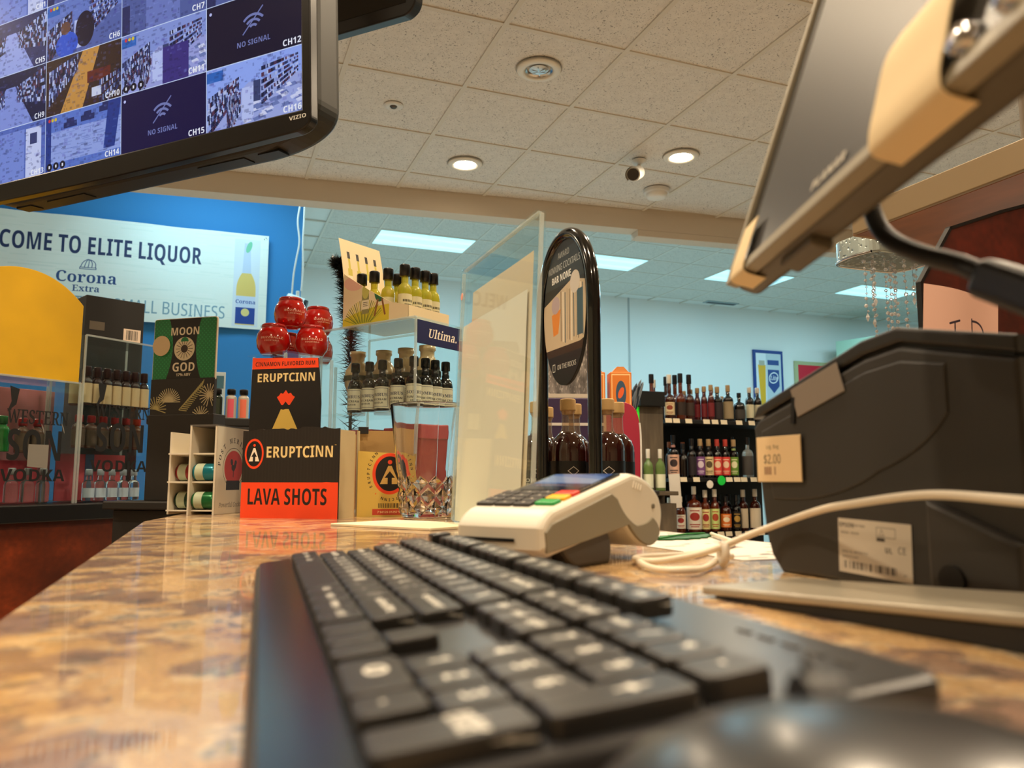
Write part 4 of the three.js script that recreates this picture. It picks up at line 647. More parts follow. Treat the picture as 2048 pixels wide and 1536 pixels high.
// ---------------------------------------------------------------- white can dispenser
{
  const ox = 0.022, oz = -1.729, tn = -0.502, t = thing('can_dispenser', 'white open can dispenser with round red logo on its side', 'dispenser', [ox, CT, oz], tn), w = mat(0xdcd3bf, 0.55), H = 0.182, D = 0.15;
  part('side_panel', box(0.004, H, D), w, t, [-0.002, H / 2, -D / 2]); part('divider', box(0.004, H, D), w, t, [-0.057, H / 2, -D / 2]); part('side_panel', box(0.004, H - 0.012, D), w, t, [-0.112, (H - 0.012) / 2, -D / 2 - 0.02]);
  part('back_panel', box(0.112, H, 0.004), w, t, [-0.056, H / 2, -D]); for (const y of [0.004, 0.062, 0.12]) part('shelf', box(0.106, 0.003, D - 0.01), w, t, [-0.057, y, -D / 2 - 0.004], [-0.06, 0, 0]);
  part('top_board', box(0.06, 0.004, D), mat(0x55504b, 0.6), t, [-0.03, H, -D / 2]);
  const g = tex(640, 768, (c, W, h) => {
    c.fillStyle = '#d9cfba'; c.fillRect(0, 0, W, h); c.fillStyle = '#c23f3c'; c.beginPath(); c.ellipse(W * 0.5, h * 0.47, W * 0.27, h * 0.2, 0, 0, 7); c.fill(); c.strokeStyle = '#3b3430'; c.lineWidth = 5; c.beginPath(); c.ellipse(W * 0.5, h * 0.47, W * 0.31, h * 0.23, 0, 0, 7); c.stroke();
    c.fillStyle = '#3b2a2a'; for (let i = 0; i < 9; i++) { c.beginPath(); c.arc(W * 0.5 + 40 * Math.sin(i * 2.3), h * 0.44 + 34 * Math.cos(i * 1.7), 22, 0, 7); c.fill(); } c.fillRect(W * 0.49, h * 0.44, 12, 110); c.fillStyle = '#26211f'; c.fillRect(W * 0.3, h * 0.62, W * 0.4, h * 0.11);
    const s = 'POST MERIDIEM'; for (let i = 0; i < s.length; i++) { const a = -Math.PI * 0.97 + i / (s.length - 1) * Math.PI * 0.94; write(c, s[i], W * 0.5 + Math.cos(a) * W * 0.42, h * 0.46 + Math.sin(a) * h * 0.31, 62, { c: '#332d29', rot: a + Math.PI / 2, f: 'serif' }); }
    write(c, 'Powerful Cocktails', W * 0.5, h * 0.9, 56, { c: '#332d29', w: 'italic', f: 'serif' });
  });
  part('logo_print', new THREE.PlaneGeometry(D - 0.002, H - 0.002), print(g, 0.6), t, [0.0006, H / 2, -D / 2], [0, Math.PI / 2, 0]);
  const can = cached('can', () => lathe([[0, 0], [0.014, 0], [0.0175, 0.005], [0.0175, 0.042], [0.0145, 0.047], [0.0145, 0.049], [0, 0.0485]], 28).rotateZ(-Math.PI / 2));
  const put = (x, y, z, c, l) => { const a = Math.cos(tn), b = Math.sin(tn), o = thing('drink_can', l, 'can', [ox + x * a + z * b, CT + y, oz - x * b + z * a], tn); part('can_body', can, phys(c, 0.25, { metalness: 0.4 }), o); part('can_label', cyl(0.0177, 0.0177, 0.018, 24, true).rotateZ(Math.PI / 2), mat(0xb9c4a8, 0.5), o, [0.016, 0, 0]); };
  put(-0.0545, 0.0868, -0.02, 0x1f7f8f, 'teal can lying in the upper white slot'); put(-0.0545, 0.0288, -0.02, 0x1f6b3a, 'green can lying in the lower white slot');
  put(-0.1095, 0.0868, -0.05, 0x9a3434, 'red can in the narrow upper slot of the dispenser'); put(-0.1095, 0.0288, -0.05, 0x23402c, 'dark green can in the narrow lower slot of the dispenser');
}
// ---------------------------------------------------------------- green and black spirit display
{
  const t = thing('spirit_display', 'tall dark display with green patterned card and palm leaf band', 'display', [-0.062, -0.05, -2.1425], -0.637), W = 0.187, y0 = 0.05;
  part('lower_panel', rb(W + 0.004, 0.215, 0.05, 0.002), mat(0x26221e, 0.6), t, [0, 0.1075, -0.026]);
  part('leaf_panel', rb(W, 0.095, 0.012, 0.002), mat(0x26221e, 0.6), t, [0, 0.2585, -0.008]);
  part('header_board', extrude(roundRect(W, 0.168, 0.008), 0.006, 0.001, 2, 5), mat(0xd8cdb4, 0.6), t, [0, 0.378, -0.01]);
  const g = tex(640, 576, (c, w, h) => {
    c.fillStyle = '#1f7a45'; c.fillRect(0, 0, w, h); c.fillStyle = '#2f9a58'; for (let i = 0; i < 34; i++) for (let j = 0; j < 30; j++) if ((i + j) % 2) c.fillRect(i * 19, j * 19, 11, 11);
    c.fillStyle = '#1d1915'; c.beginPath(); c.moveTo(w * 0.24, 0); c.lineTo(w * 0.76, 0); c.quadraticCurveTo(w * 0.6, h * 0.5, w * 0.8, h); c.lineTo(w * 0.2, h); c.quadraticCurveTo(w * 0.4, h * 0.5, w * 0.24, 0); c.fill();
    write(c, 'MOON', w * 0.5, h * 0.2, 96, { c: '#e8dcc0' }); write(c, 'GOD', w * 0.5, h * 0.76, 110, { c: '#e8dcc0' }); write(c, '17% ABV', w * 0.5, h * 0.88, 36, { c: '#e8dcc0' });
    c.fillStyle = '#dccfae'; c.beginPath(); c.arc(w * 0.5, h * 0.475, h * 0.185, 0, 7); c.fill(); c.strokeStyle = '#3a2b20'; c.lineWidth = 5; for (let i = 0; i < 16; i++) { const a = i / 8 * Math.PI; c.beginPath(); c.moveTo(w * 0.5 + 40 * Math.cos(a), h * 0.475 + 40 * Math.sin(a)); c.lineTo(w * 0.5 + 88 * Math.cos(a), h * 0.475 + 88 * Math.sin(a)); c.stroke(); } c.fillStyle = '#3a2b20'; c.beginPath(); c.arc(w * 0.5, h * 0.475, 36, 0, 7); c.fill(); c.fillStyle = '#1f7a45'; c.beginPath(); c.arc(w * 0.5, h * 0.36, 40, Math.PI, 0); c.fill();
  });
  const rs = roundRect(W - 0.004, 0.164, 0.007), pg = new THREE.ShapeGeometry(rs), u = pg.attributes.uv, p = pg.attributes.position; for (let i = 0; i < u.count; i++) u.setXY(i, p.getX(i) / (W - 0.004) + 0.5, p.getY(i) / 0.164 + 0.5);
  part('header_print', pg, print(g, 0.5), t, [0, 0.378, -0.0035]);
  const l = tex(640, 320, (c, w, h) => { c.fillStyle = '#26221e'; c.fillRect(0, 0, w, h); const fan = (x, y, r, col, a0, a1, n) => { c.strokeStyle = col; c.lineWidth = 8; for (let i = 0; i < n; i++) { const a = a0 + (a1 - a0) * i / (n - 1); c.beginPath(); c.moveTo(x, y); c.lineTo(x + r * Math.cos(a), y + r * Math.sin(a)); c.stroke(); } }; fan(190, 200, 120, '#c9bd94', -3.1, 0, 18); fan(60, 260, 110, '#b7ab70', -3, 0.3, 12); fan(600, 150, 100, '#cfc29a', -4.5, 1.2, 18); c.strokeStyle = '#a9a066'; c.lineWidth = 9; for (let i = 0; i < 14; i++) { const x = 300 + i * 17, y = 270 - i * 15; c.beginPath(); c.moveTo(x, y); c.lineTo(x + 60 - i * 3, y - 60); c.moveTo(x, y); c.lineTo(x + 80 - i * 4, y + 10); c.stroke(); } fan(520, 330, 90, '#c9bd94', -3, -0.2, 10); });
  part('leaf_print', new THREE.PlaneGeometry(W - 0.002, 0.094), print(l, 0.6), t, [0, 0.2585, -0.0015]);
  part('round_sticker', cyl(0.026, 0.026, 0.001, 32), mat(0xd9c096, 0.7), t, [-0.068, 0.392, -0.002], [Math.PI / 2, 0, 0]);
  const q = thing('display_pedestal', 'black pedestal under the green patterned display', 'pedestal', [-0.06, FLOOR, -2.17], -0.637); part('column', rb(0.24, -FLOOR - 0.07, 0.16, 0.004), M.dark, q, [0, (-FLOOR - 0.07) / 2, 0]); part('top', rb(0.27, 0.02, 0.2, 0.004), M.dark, q, [0, -FLOOR - 0.06, 0]);
}
// ---------------------------------------------------------------- printed acrylic cases on the angled counter
const lo = (x, z) => [-0.367 + x * 0.765 + z * 0.644, -2.769 - x * 0.644 + z * 0.765], LT = 0.70;
function vodkaCase(label, x, W, H, D, shelves) {
  const [ox, oz] = lo(x, 0), t = thing('printed_acrylic_case', label, 'display case', [ox, CT, oz], LT);
  pane(t, 'front_pane', W, H, 0.003, [W / 2, H / 2, 0]); pane(t, 'back_pane', W, H, 0.003, [W / 2, H / 2, -D]); pane(t, 'side_pane', 0.003, H, D, [0, H / 2, -D / 2]); pane(t, 'side_pane', 0.003, H, D, [W, H / 2, -D / 2]); pane(t, 'top_pane', W, 0.003, D, [W / 2, H, -D / 2]);
  shelves.forEach(y => pane(t, 'shelf', W - 0.006, 0.004, D - 0.006, [W / 2, y - 0.002, -D / 2]));
  for (const [a, z] of [[0, 0], [W, 0], [0, -D], [W, -D]]) part('corner_edge', rb(0.006, H, 0.006, 0.001), M.acrylicEdge, t, [a, H / 2, z]);
  part('top_edge', rb(W, 0.006, 0.006, 0.001), M.acrylicEdge, t, [W / 2, H, 0]);
  return t;
}
const western = tex(640, 768, (g, w, h) => { g.clearRect(0, 0, w, h); const c = '#0d0d0e'; g.fillStyle = c; g.beginPath(); g.moveTo(70, 10); g.lineTo(150, 30); g.lineTo(130, 150); g.lineTo(60, 210); g.lineTo(90, 130); g.fill(); fitted(g, 'WESTERN', 60, 590, 240, 150, { c, f: 'serif' }); fitted(g, 'SON', 70, 560, 460, 330, { c }); fitted(g, 'VODKA', 40, 590, 690, 130, { c }); });
const westMat = print(western, 0.5, { transparent: true });
{
  const a = vodkaCase('tall acrylic case printed with black lettering, full of miniatures', 0.004, 0.262, 0.525, 0.17, [0.004, 0.17, 0.305]);
  part('lettering', new THREE.PlaneGeometry(0.235, 0.30), westMat, a, [0.14, 0.235, 0.0024]);
  const b = vodkaCase('low acrylic case printed with black lettering under the yellow arch sign', -0.385, 0.38, 0.37, 0.17, [0.004, 0.15]);
  part('lettering', new THREE.PlaneGeometry(0.22, 0.29), westMat, b, [0.255, 0.2, 0.0024]);
  const frost = mat(0x8a857c, 0.7), e = new THREE.Shape(); e.absellipse(-0.032, 0.05, 0.046, 0.05, 0, 7); const f = new THREE.Shape(); f.absellipse(0.03, 0.055, 0.045, 0.048, 0, 7);
  for (const q of [e, f, poly([[-0.03, 0.02], [0.03, 0.02], [0.03, -0.05], [-0.03, -0.045]])]) part('frosted_sticker', extrude(q, 0.0008, 0), frost, b, [0.262, 0.155, 0.0032]);
}
{
  const cream = mat(0xd4bd94, 0.6), m1 = { body: phys(0x2a0f0c, 0.15, { clearcoat: 0.8 }), cap: mat(0x2c0c0d, 0.35), label: cream }, s1 = { h: 0.125, r: 0.0165, n: 0.0085, s: 0.58, k: 0.72, cap: [0.0115, 0.03, 0.74], lab: [0.06, 0.56], wrap: 3 };
  for (let i = 0; i < 7; i++) { const [x, z] = lo(0.035 + i * 0.034, -0.03); bottle('dark_miniature', `dark red miniature on top shelf of tall printed case, ${ORD[i]} from the yellow sign`, 'miniature bottle', [x, CT + 0.306, z], s1, m1, 'dark miniatures on the top shelf', LT); }
  for (let i = 0; i < 7; i++) { const [x, z] = lo(0.035 + i * 0.034, -0.09); bottle('dark_miniature', `dark red miniature in second row of tall printed case, ${ORD[i]} from the yellow sign`, 'miniature bottle', [x, CT + 0.306, z], s1, m1, 'dark miniatures in the second row', LT); }
  const m2 = { body: phys(0x5b4034, 0.2, { clearcoat: 0.6 }), cap: mat(0x9c1f22, 0.35), label: mat(0x564433, 0.6) }, s2 = { h: 0.105, r: 0.02, n: 0.01, s: 0.6, k: 0.74, cap: [0.0125, 0.02, 0.78], lab: [0.08, 0.56], wrap: 3 };
  for (let i = 0; i < 6; i++) { const [x, z] = lo(0.03 + i * 0.041, -0.05); bottle('brown_miniature', `brown red-capped miniature on middle shelf of tall printed case, ${ORD[i]} from the yellow sign`, 'miniature bottle', [x, CT + 0.171, z], s2, m2, 'brown miniatures on the middle shelf', LT); }
  for (let i = 0; i < 2; i++) { const [x, z] = lo(-0.075 - i * 0.045, -0.09); bottle('brown_miniature', `brown red-capped miniature on upper shelf of low printed case, ${ORD[i]} from the tall case`, 'miniature bottle', [x, CT + 0.151, z], s2, m2, 'brown miniatures in the low case', LT); }
  const clear = phys(0xeef4f6, 0.04, { transmission: 0.95, thickness: 0.01, ior: 1.35 }), s3 = { h: 0.1, r: 0.0185, n: 0.0085, s: 0.5, k: 0.66, cap: [0.0105, 0.02, 0.8], lab: [0.1, 0.4] };
  for (let i = 0; i < 3; i++) { const [x, z] = lo(-0.175 + i * 0.046, -0.03); bottle('clear_miniature', `clear miniature on the floor of low printed case, ${ORD[2 - i]} from the tall case`, 'miniature bottle', [x, CT + 0.005, z], s3, { body: clear, cap: mat(0x9a9da0, 0.3) }, 'clear miniatures in the low case', LT); }
  for (let i = 0; i < 5; i++) { const [x, z] = lo(0.075 + i * 0.04, -0.05); bottle('clear_miniature', `clear miniature on the floor of tall printed case, ${ORD[i]} from the low case`, 'miniature bottle', [x, CT + 0.005, z], s3, { body: clear, cap: mat(0xb9c4d2, 0.3), label: mat(0xcdd8ea, 0.6) }, 'clear miniatures in the tall case', LT); }
  const tan = { body: phys(0xc08a3a, 0.08, { transmission: 0.6, thickness: 0.01 }), cap: mat(0x6a5a3c, 0.4), label: mat(0xd8b87a, 0.6) };
  for (let i = 0; i < 3; i++) { const [x, z] = lo(-0.245 - i * 0.042, -0.03); bottle('amber_miniature', `amber miniature in the low printed case, ${ORD[i]} from the clear ones`, 'miniature bottle', [x, CT + 0.005, z], s3, tan, 'amber miniatures in the low case', LT); }
  { const [x, z] = lo(-0.2, -0.05); bottle('green_miniature', 'green glass miniature on the upper shelf of the low printed case', 'miniature bottle', [...[x, CT + 0.151, z]], s2, { body: phys(0x1d6a2a, 0.1, { clearcoat: 1 }), cap: mat(0x1d5a2a, 0.4) }, undefined, LT); }
  { const [x, z] = lo(0.025, -0.13), t = thing('pink_backdrop_card', 'coral pink card standing behind the clear miniatures', 'card', [x, CT + 0.005, z], LT); part('card', box(0.24, 0.15, 0.004), mat(0xd9525c, 0.6), t, [0.108, 0.075, 0]); part('stripe', box(0.03, 0.15, 0.001), mat(0x4b5f86, 0.6), t, [0.1, 0.075, 0.003]); }
  { const [x, z] = lo(-0.2, -0.14), t = thing('pink_backdrop_card', 'coral pink card standing in the low printed case', 'card', [x, CT + 0.005, z], LT); part('card', box(0.32, 0.125, 0.004), mat(0xc9404e, 0.6), t, [0, 0.0625, 0]); part('edge_band', box(0.02, 0.125, 0.001), mat(0xe98088, 0.6), t, [-0.1, 0.0625, 0.003]); }
}
{
  const [x, z] = lo(-0.185, -0.01), t = thing('yellow_arch_sign', 'plain yellow arch-topped sign standing on the low printed case', 'sign', [x, CT + 0.372, z], LT), s = new THREE.Shape();
  s.moveTo(-0.18, 0); s.lineTo(0.18, 0); s.lineTo(0.18, 0.245); s.quadraticCurveTo(0.1, 0.325, 0, 0.325); s.quadraticCurveTo(-0.1, 0.325, -0.18, 0.245); s.closePath();
  const yt = dataTex(256, (u, v) => { const k = 0.94 + 0.12 * (fbm(u, v, 6, 77, 3) - 0.5); return [238 * k, 186 * k, 4 * k]; });
  part('board', uvScale(extrude(s, 0.008, 0.001, 2, 14), 1.5, 1.5), mat(0xffffff, 0.6, { map: yt }), t, [0, 0, -0.008]); part('backing', box(0.3, 0.16, 0.003), mat(0xc9a018, 0.7), t, [0, 0.08, -0.0098]);
}
{
  const [x, z] = lo(-0.16, -0.29), t = thing('wide_carton', 'wide dusty pink carton behind the low printed case', 'carton', [x, CT + 0.0005, z], LT);
  part('box', rb(0.42, 0.36, 0.14, 0.002), mat(0xb97076, 0.6), t, [0, 0.18, 0]); part('tape_seam', box(0.42, 0.001, 0.04), mat(0x6b6255, 0.5), t, [0, 0.3605, 0]); part('red_label', box(0.1, 0.06, 0.001), mat(0x8c2a30, 0.6), t, [-0.06, 0.2, 0.0706]);
}
{
  const [x, z] = lo(0.27, -0.3), t = thing('black_carton', 'tall black carton with white barcode behind the printed cases', 'carton', [x, CT, z], LT - 0.25), g = tex(256, 192, (c, w, h) => { c.fillStyle = '#e8d3bd'; c.fillRect(0, 0, w, h); barcode(c, 40, 20, 170, 150); });
  part('box', rb(0.2, 0.715, 0.16, 0.002), M.blackCard, t, [0, 0.3575, 0]); part('barcode_print', new THREE.PlaneGeometry(0.06, 0.045), print(g, 0.6), t, [0.06, 0.59, 0.0808]); part('tape_patch', new THREE.PlaneGeometry(0.05, 0.03), mat(0x6b6255, 0.7), t, [-0.06, 0.61, 0.0808]);
}
// ---------------------------------------------------------------- hung televisions
const feeds = tex(1600, 900, (g, w, h) => {
  const cw = w / 4, ch = h / 4;
  const shelves = (x, y, x0, y0, x1, y1, n, dark) => { for (let r = 0; r < n; r++) for (let i = 0; i < 26; i++) { const t = i / 26, px = x + x0 + (x1 - x0) * t, py = y + y0 + (y1 - y0) * t + r * (ch * 0.62 / n) * (1 - 0.55 * t); g.fillStyle = ['#1c2440', '#0c1020', '#9fb2e6', '#33406e', '#5a3240', '#c8d4f4'][Math.floor(rnd() * 6)]; g.fillRect(px, py, 9 * (1 - 0.5 * t), dark * (1 - 0.5 * t)); } };
  const cell = (c, r, f) => { g.save(); g.beginPath(); g.rect(c * cw, r * ch, cw, ch); g.clip(); f(c * cw, r * ch); g.restore(); };
  const icons = (x, y) => { for (let i = 0; i < 3; i++) { g.fillStyle = '#0a0a10'; g.beginPath(); g.arc(x + 24 + i * 36, y + ch - 22, 15, 0, 7); g.fill(); g.fillStyle = '#fff'; g.fillRect(x + 20 + i * 36, y + ch - 28, 8, 12); } };
  const dots = (x, y) => ['#e03a3a', '#f0d030', '#f0d030'].forEach((c, i) => { g.fillStyle = c; g.beginPath(); g.arc(x + 22 + i * 17, y + 18, 7, 0, 7); g.fill(); });
  const noSig = (x, y, glow) => { g.fillStyle = glow ? '#0c0833' : '#0b0a1c'; g.fillRect(x, y, cw, ch); g.strokeStyle = '#7d86b8'; g.lineWidth = 9; for (const r of [18, 36, 54]) { g.beginPath(); g.arc(x + cw / 2, y + ch * 0.56, r, -2.4, -0.74); g.stroke(); } g.lineWidth = 5; g.beginPath(); g.moveTo(x + cw / 2 - 44, y + ch * 0.6); g.lineTo(x + cw / 2 + 40, y + ch * 0.22); g.stroke(); write(g, 'NO SIGNAL', x + cw / 2, y + ch * 0.74, 26, { c: '#7d86b8' }); g.fillStyle = '#cfd6ff'; g.beginPath(); g.arc(x + 18, y + 26, 6, 0, 7); g.fill(); };
  const aisle = (x, y, floor, wall) => { g.fillStyle = wall; g.fillRect(x, y, cw, ch); g.fillStyle = floor; g.beginPath(); g.moveTo(x + cw * 0.42, y + ch * 0.25); g.lineTo(x + cw * 0.55, y + ch * 0.25); g.lineTo(x + cw * 0.82, y + ch); g.lineTo(x, y + ch); g.fill(); shelves(x, y, cw * 0.98, 10, cw * 0.56, ch * 0.26, 9, 20); shelves(x, y, 0, 30, cw * 0.4, ch * 0.28, 8, 18); };
  const store = (x, y, c1, c2, tile) => { g.fillStyle = c1; g.fillRect(x, y, cw, ch); g.fillStyle = c2; g.beginPath(); g.moveTo(x, y + ch * 0.9); g.lineTo(x + cw * 0.45, y + ch * 0.35); g.lineTo(x + cw, y + ch * 0.4); g.lineTo(x + cw, y + ch); g.lineTo(x, y + ch); g.fill(); if (tile) for (let i = 0; i < 40; i++) { g.fillStyle = i % 2 ? '#e4e9ff' : '#7383b8'; const a = x + cw * (0.35 + 0.6 * rnd()), b = y + ch * (0.5 + 0.48 * rnd()); g.beginPath(); g.moveTo(a, b); g.lineTo(a + 26, b - 5); g.lineTo(a + 36, b + 7); g.lineTo(a + 8, b + 11); g.fill(); } shelves(x, y, 4, ch * 0.45, cw * 0.35, ch * 0.22, 7, 18); shelves(x, y, cw * 0.58, ch * 0.16, cw * 0.95, ch * 0.1, 6, 14); shelves(x, y, cw * 0.22, ch * 0.5, cw * 0.36, ch * 0.47, 8, 22); g.fillStyle = '#c9d6ff'; g.fillRect(x + cw * 0.38, y + ch * 0.42, cw * 0.12, ch * 0.5); g.fillStyle = '#3a4468'; g.fillRect(x + cw * 0.5, y + ch * 0.35, cw * 0.07, ch * 0.32); g.fillStyle = '#2b6bc0'; g.fillRect(x, y + ch * 0.05, cw * 0.18, ch * 0.16); };
  const street = (x, y) => { g.fillStyle = '#5f7fd0'; g.fillRect(x, y, cw, ch); g.fillStyle = '#9db2ec'; g.fillRect(x, y + ch * 0.3, cw, ch * 0.55); for (let i = 0; i < 90; i++) { g.fillStyle = `rgba(70,90,160,${0.2 + 0.2 * rnd()})`; g.fillRect(x + rnd() * cw, y + ch * (0.3 + 0.7 * rnd()), 40, 3); } g.fillStyle = '#1d2b5c'; for (const [a, b] of [[0.25, 0.18], [0.48, 0.14], [0.72, 0.06]]) { g.fillRect(x + cw * a, y + ch * b, cw * 0.18, ch * 0.1); g.fillRect(x + cw * (a + 0.04), y + ch * (b - 0.06), cw * 0.1, ch * 0.07); } g.fillStyle = '#203a86'; g.fillRect(x, y, cw * 0.08, ch); g.beginPath(); g.moveTo(x + cw * 0.84, y); g.lineTo(x + cw, y); g.lineTo(x + cw * 0.92, y + ch * 0.8); g.lineTo(x + cw * 0.78, y + ch * 0.8); g.fill(); };
  for (let r = 0; r < 4; r++) for (let c = 0; c < 4; c++) cell(c, r, (x, y) => {
    if ((c === 3 && r === 2) || (c === 2 && r === 3)) noSig(x, y, c === 2);
    else if (c === 3 && r === 3) store(x, y, '#9cb8ff', '#a9b6ea', true);
    else if (c === 2 && r === 2) { store(x, y, '#8fa2e0', '#a7aee6', true); g.fillStyle = '#3c2f78'; g.fillRect(x + cw * 0.5, y + ch * 0.4, cw * 0.3, ch * 0.6); icons(x, y); dots(x, y); }
    else if (c === 1 && r === 2) { g.fillStyle = '#3a2412'; g.fillRect(x, y, cw, ch); g.fillStyle = '#d89a3a'; g.beginPath(); g.moveTo(x + cw * 0.5, y); g.lineTo(x + cw * 0.72, y); g.lineTo(x + cw * 0.5, y + ch); g.lineTo(x + cw * 0.2, y + ch); g.fill(); g.fillStyle = '#6a2512'; g.fillRect(x + cw * 0.56, y + ch * 0.4, cw * 0.3, ch * 0.2); shelves(x, y, cw * 0.04, ch * 0.2, cw * 0.44, 4, 6, 22); shelves(x, y, cw * 0.72, ch * 0.6, cw, ch * 0.5, 4, 24); g.fillStyle = '#dfe6f4'; g.fillRect(x + cw * 0.62, y + ch * 0.7, 50, 36); }
    else if (c === 1 && r === 3) { street(x, y); icons(x, y); dots(x, y); }
    else if (c === 1 && r === 1) { store(x, y, '#6e86cc', '#5a6aa8', false); g.fillStyle = '#1a1420'; g.beginPath(); g.ellipse(x + cw * 0.52, y + ch * 0.62, 50, 70, 0, 0, 7); g.fill(); g.fillStyle = '#2f5ad0'; g.beginPath(); g.ellipse(x + cw * 0.28, y + ch * 0.8, 60, 50, 0, 0, 7); g.fill(); g.fillStyle = '#70482e'; g.beginPath(); g.arc(x + cw * 0.26, y + ch * 0.5, 26, 0, 7); g.fill(); dots(x, y); }
    else if (c === 0 && r === 1) aisle(x, y, '#a9b8f0', '#26305a'); else if (c === 0 && r === 2) aisle(x, y, '#8ea0e4', '#141a34');
    else if (c === 0) { g.fillStyle = '#5a72c0'; g.fillRect(x, y, cw, ch); g.fillStyle = '#7f96de'; g.fillRect(x + cw * 0.2, y + 20, cw * 0.5, ch); g.fillStyle = '#d9e2ff'; g.fillRect(x + cw * 0.72, y + ch * 0.1, cw * 0.22, ch * 0.9); g.fillStyle = '#35406a'; g.fillRect(x + cw * 0.78, y + ch * 0.2, 40, 44); }
    else { g.fillStyle = '#56659e'; g.fillRect(x, y, cw, ch); g.fillStyle = '#7484c4'; g.fillRect(x + cw * 0.3, y, cw * 0.4, ch); g.fillStyle = '#2a3056'; g.fillRect(x, y + ch * 0.5, cw * 0.1, ch * 0.5); }
    if (!((c === 3 && r === 2) || (c === 2 && r === 3))) for (let i = 0; i < 260; i++) { g.fillStyle = `rgba(${[['20,24,60'], ['150,170,240'], ['70,60,150'], ['10,10,26']][i % 4]},0.22)`; g.fillRect(x + rnd() * cw, y + rnd() * ch, rr(4, 22), rr(3, 12)); } g.fillStyle = 'rgba(30,50,180,0.12)'; g.fillRect(x, y, cw, ch);
    write(g, 'CH' + (r * 4 + c + 1), x + cw - 8, y + ch - 20, 30, { c: '#eef2ff', a: 'right' });
  });
  g.strokeStyle = '#cfe0ff'; g.lineWidth = 3; for (let i = 1; i < 4; i++) { g.beginPath(); g.moveTo(i * cw, 0); g.lineTo(i * cw, h); g.moveTo(0, i * ch); g.lineTo(w, i * ch); g.stroke(); } g.strokeRect(1, 1, w - 2, h - 2);
});
const TVT = -0.804;
{
  const t = thing('security_television', 'large black television showing a grid of security camera feeds', 'television', [0.137, 0.6525, -1.377]); t.rotation.order = 'YXZ'; t.rotation.set(0.06, TVT, 0);
  const W = 0.93, H = 0.494, b = 0.02, bb = 0.034;
  const ring = new THREE.Shape(); ring.moveTo(-W - b, -bb + 0.02); ring.quadraticCurveTo(-W - b, -bb, -W - b + 0.03, -bb - 0.004); ring.quadraticCurveTo(-W / 2, -bb - 0.014, -0.012, -bb - 0.004); ring.quadraticCurveTo(b, -bb, b, -bb + 0.02); ring.lineTo(b, H + b); ring.lineTo(-W - b, H + b); ring.closePath();
  const hole = new THREE.Path(); hole.moveTo(-W, 0); hole.lineTo(0, 0); hole.lineTo(0, H); hole.lineTo(-W, H); hole.closePath(); ring.holes.push(hole);
  part('bezel', extrude(ring, 0.022, 0.003, 3, 12), phys(0x050506, 0.3), t, [0, 0, -0.016]);
  const sh = new THREE.Shape(); sh.moveTo(-W - 0.01, 0.02); sh.quadraticCurveTo(-W, -bb, -W + 0.1, -bb - 0.006); sh.lineTo(-0.14, -bb - 0.006); sh.quadraticCurveTo(0.012, -bb, 0.012, 0.03); sh.lineTo(0.012, H + 0.01); sh.lineTo(-W - 0.01, H + 0.01); sh.closePath();
  part('back_shell', extrude(sh, 0.085, 0.02, 4, 14), mat(0x24241f, 0.5), t, [0, 0, -0.1]);
  for (const [x, w] of [[-0.12, 0.05], [-0.24, 0.12], [-0.69, 0.12], [-0.83, 0.05]]) part('speaker_vent', box(w, 0.004, 0.03), M.black, t, [x, -bb - 0.006, -0.058]);
  part('screen_display', new THREE.PlaneGeometry(W, H), new THREE.MeshStandardMaterial({ color: 0x020204, roughness: 0.2, emissive: 0xffffff, emissiveMap: feeds, emissiveIntensity: 0.85 }), t, [-W / 2, H / 2, -0.001]);
  const lg = tex(256, 64, (g, w, h) => { g.clearRect(0, 0, w, h); fitted(g, 'VIZIO', 10, 246, 34, 60, { c: '#c9c9c4' }); });
  part('maker_logo', new THREE.PlaneGeometry(0.042, 0.0105), print(lg, 0.3, { transparent: true }), t, [-0.008, -0.012, 0.0064]);
  scene.updateMatrixWorld(true);
  const pole = new THREE.Mesh(cyl(0.025, 0.025, 1.1, 20), M.black); pole.name = 'ceiling_pole'; pole.position.set(-0.12, LENS + CEIL - 0.5, -1.78); scene.add(pole); pole.updateMatrixWorld(); t.attach(pole);
  const r = new THREE.RectAreaLight(new THREE.Color().setRGB(0.35, 0.5, 1), 0.5, W, H); const c = t.localToWorld(V(-W / 2, H / 2, 0.012)), d = t.localToWorld(V(-W / 2, H / 2, 1)); r.position.copy(c); r.lookAt(d); r.name = 'screen_light'; scene.add(r);
}
{
  const t = thing('spare_television', 'switched-off black television hung behind the one with camera feeds', 'television', [0.49, 1.3, -2.03]); t.rotation.order = 'YXZ'; t.rotation.set(0.2, TVT, 0);
  const s = new THREE.Shape(); s.moveTo(-0.9, 0); s.lineTo(-0.03, 0); s.quadraticCurveTo(0.012, 0.01, 0.014, 0.05); s.lineTo(0.02, 0.5); s.lineTo(-0.9, 0.5); s.closePath();
  part('shell', extrude(s, 0.04, 0.004, 3), mat(0x0d0d0d, 0.4), t, [0, 0, -0.04]); part('screen', box(0.84, 0.44, 0.002), phys(0x050505, 0.15), t, [-0.44, 0.255, 0.0]);
  scene.updateMatrixWorld(true);
  const pole = new THREE.Mesh(cyl(0.025, 0.025, 0.5, 20), M.black); pole.name = 'ceiling_pole'; pole.position.set(0.26, LENS + CEIL - 0.25, -2.36); scene.add(pole); pole.updateMatrixWorld(); t.attach(pole);
}
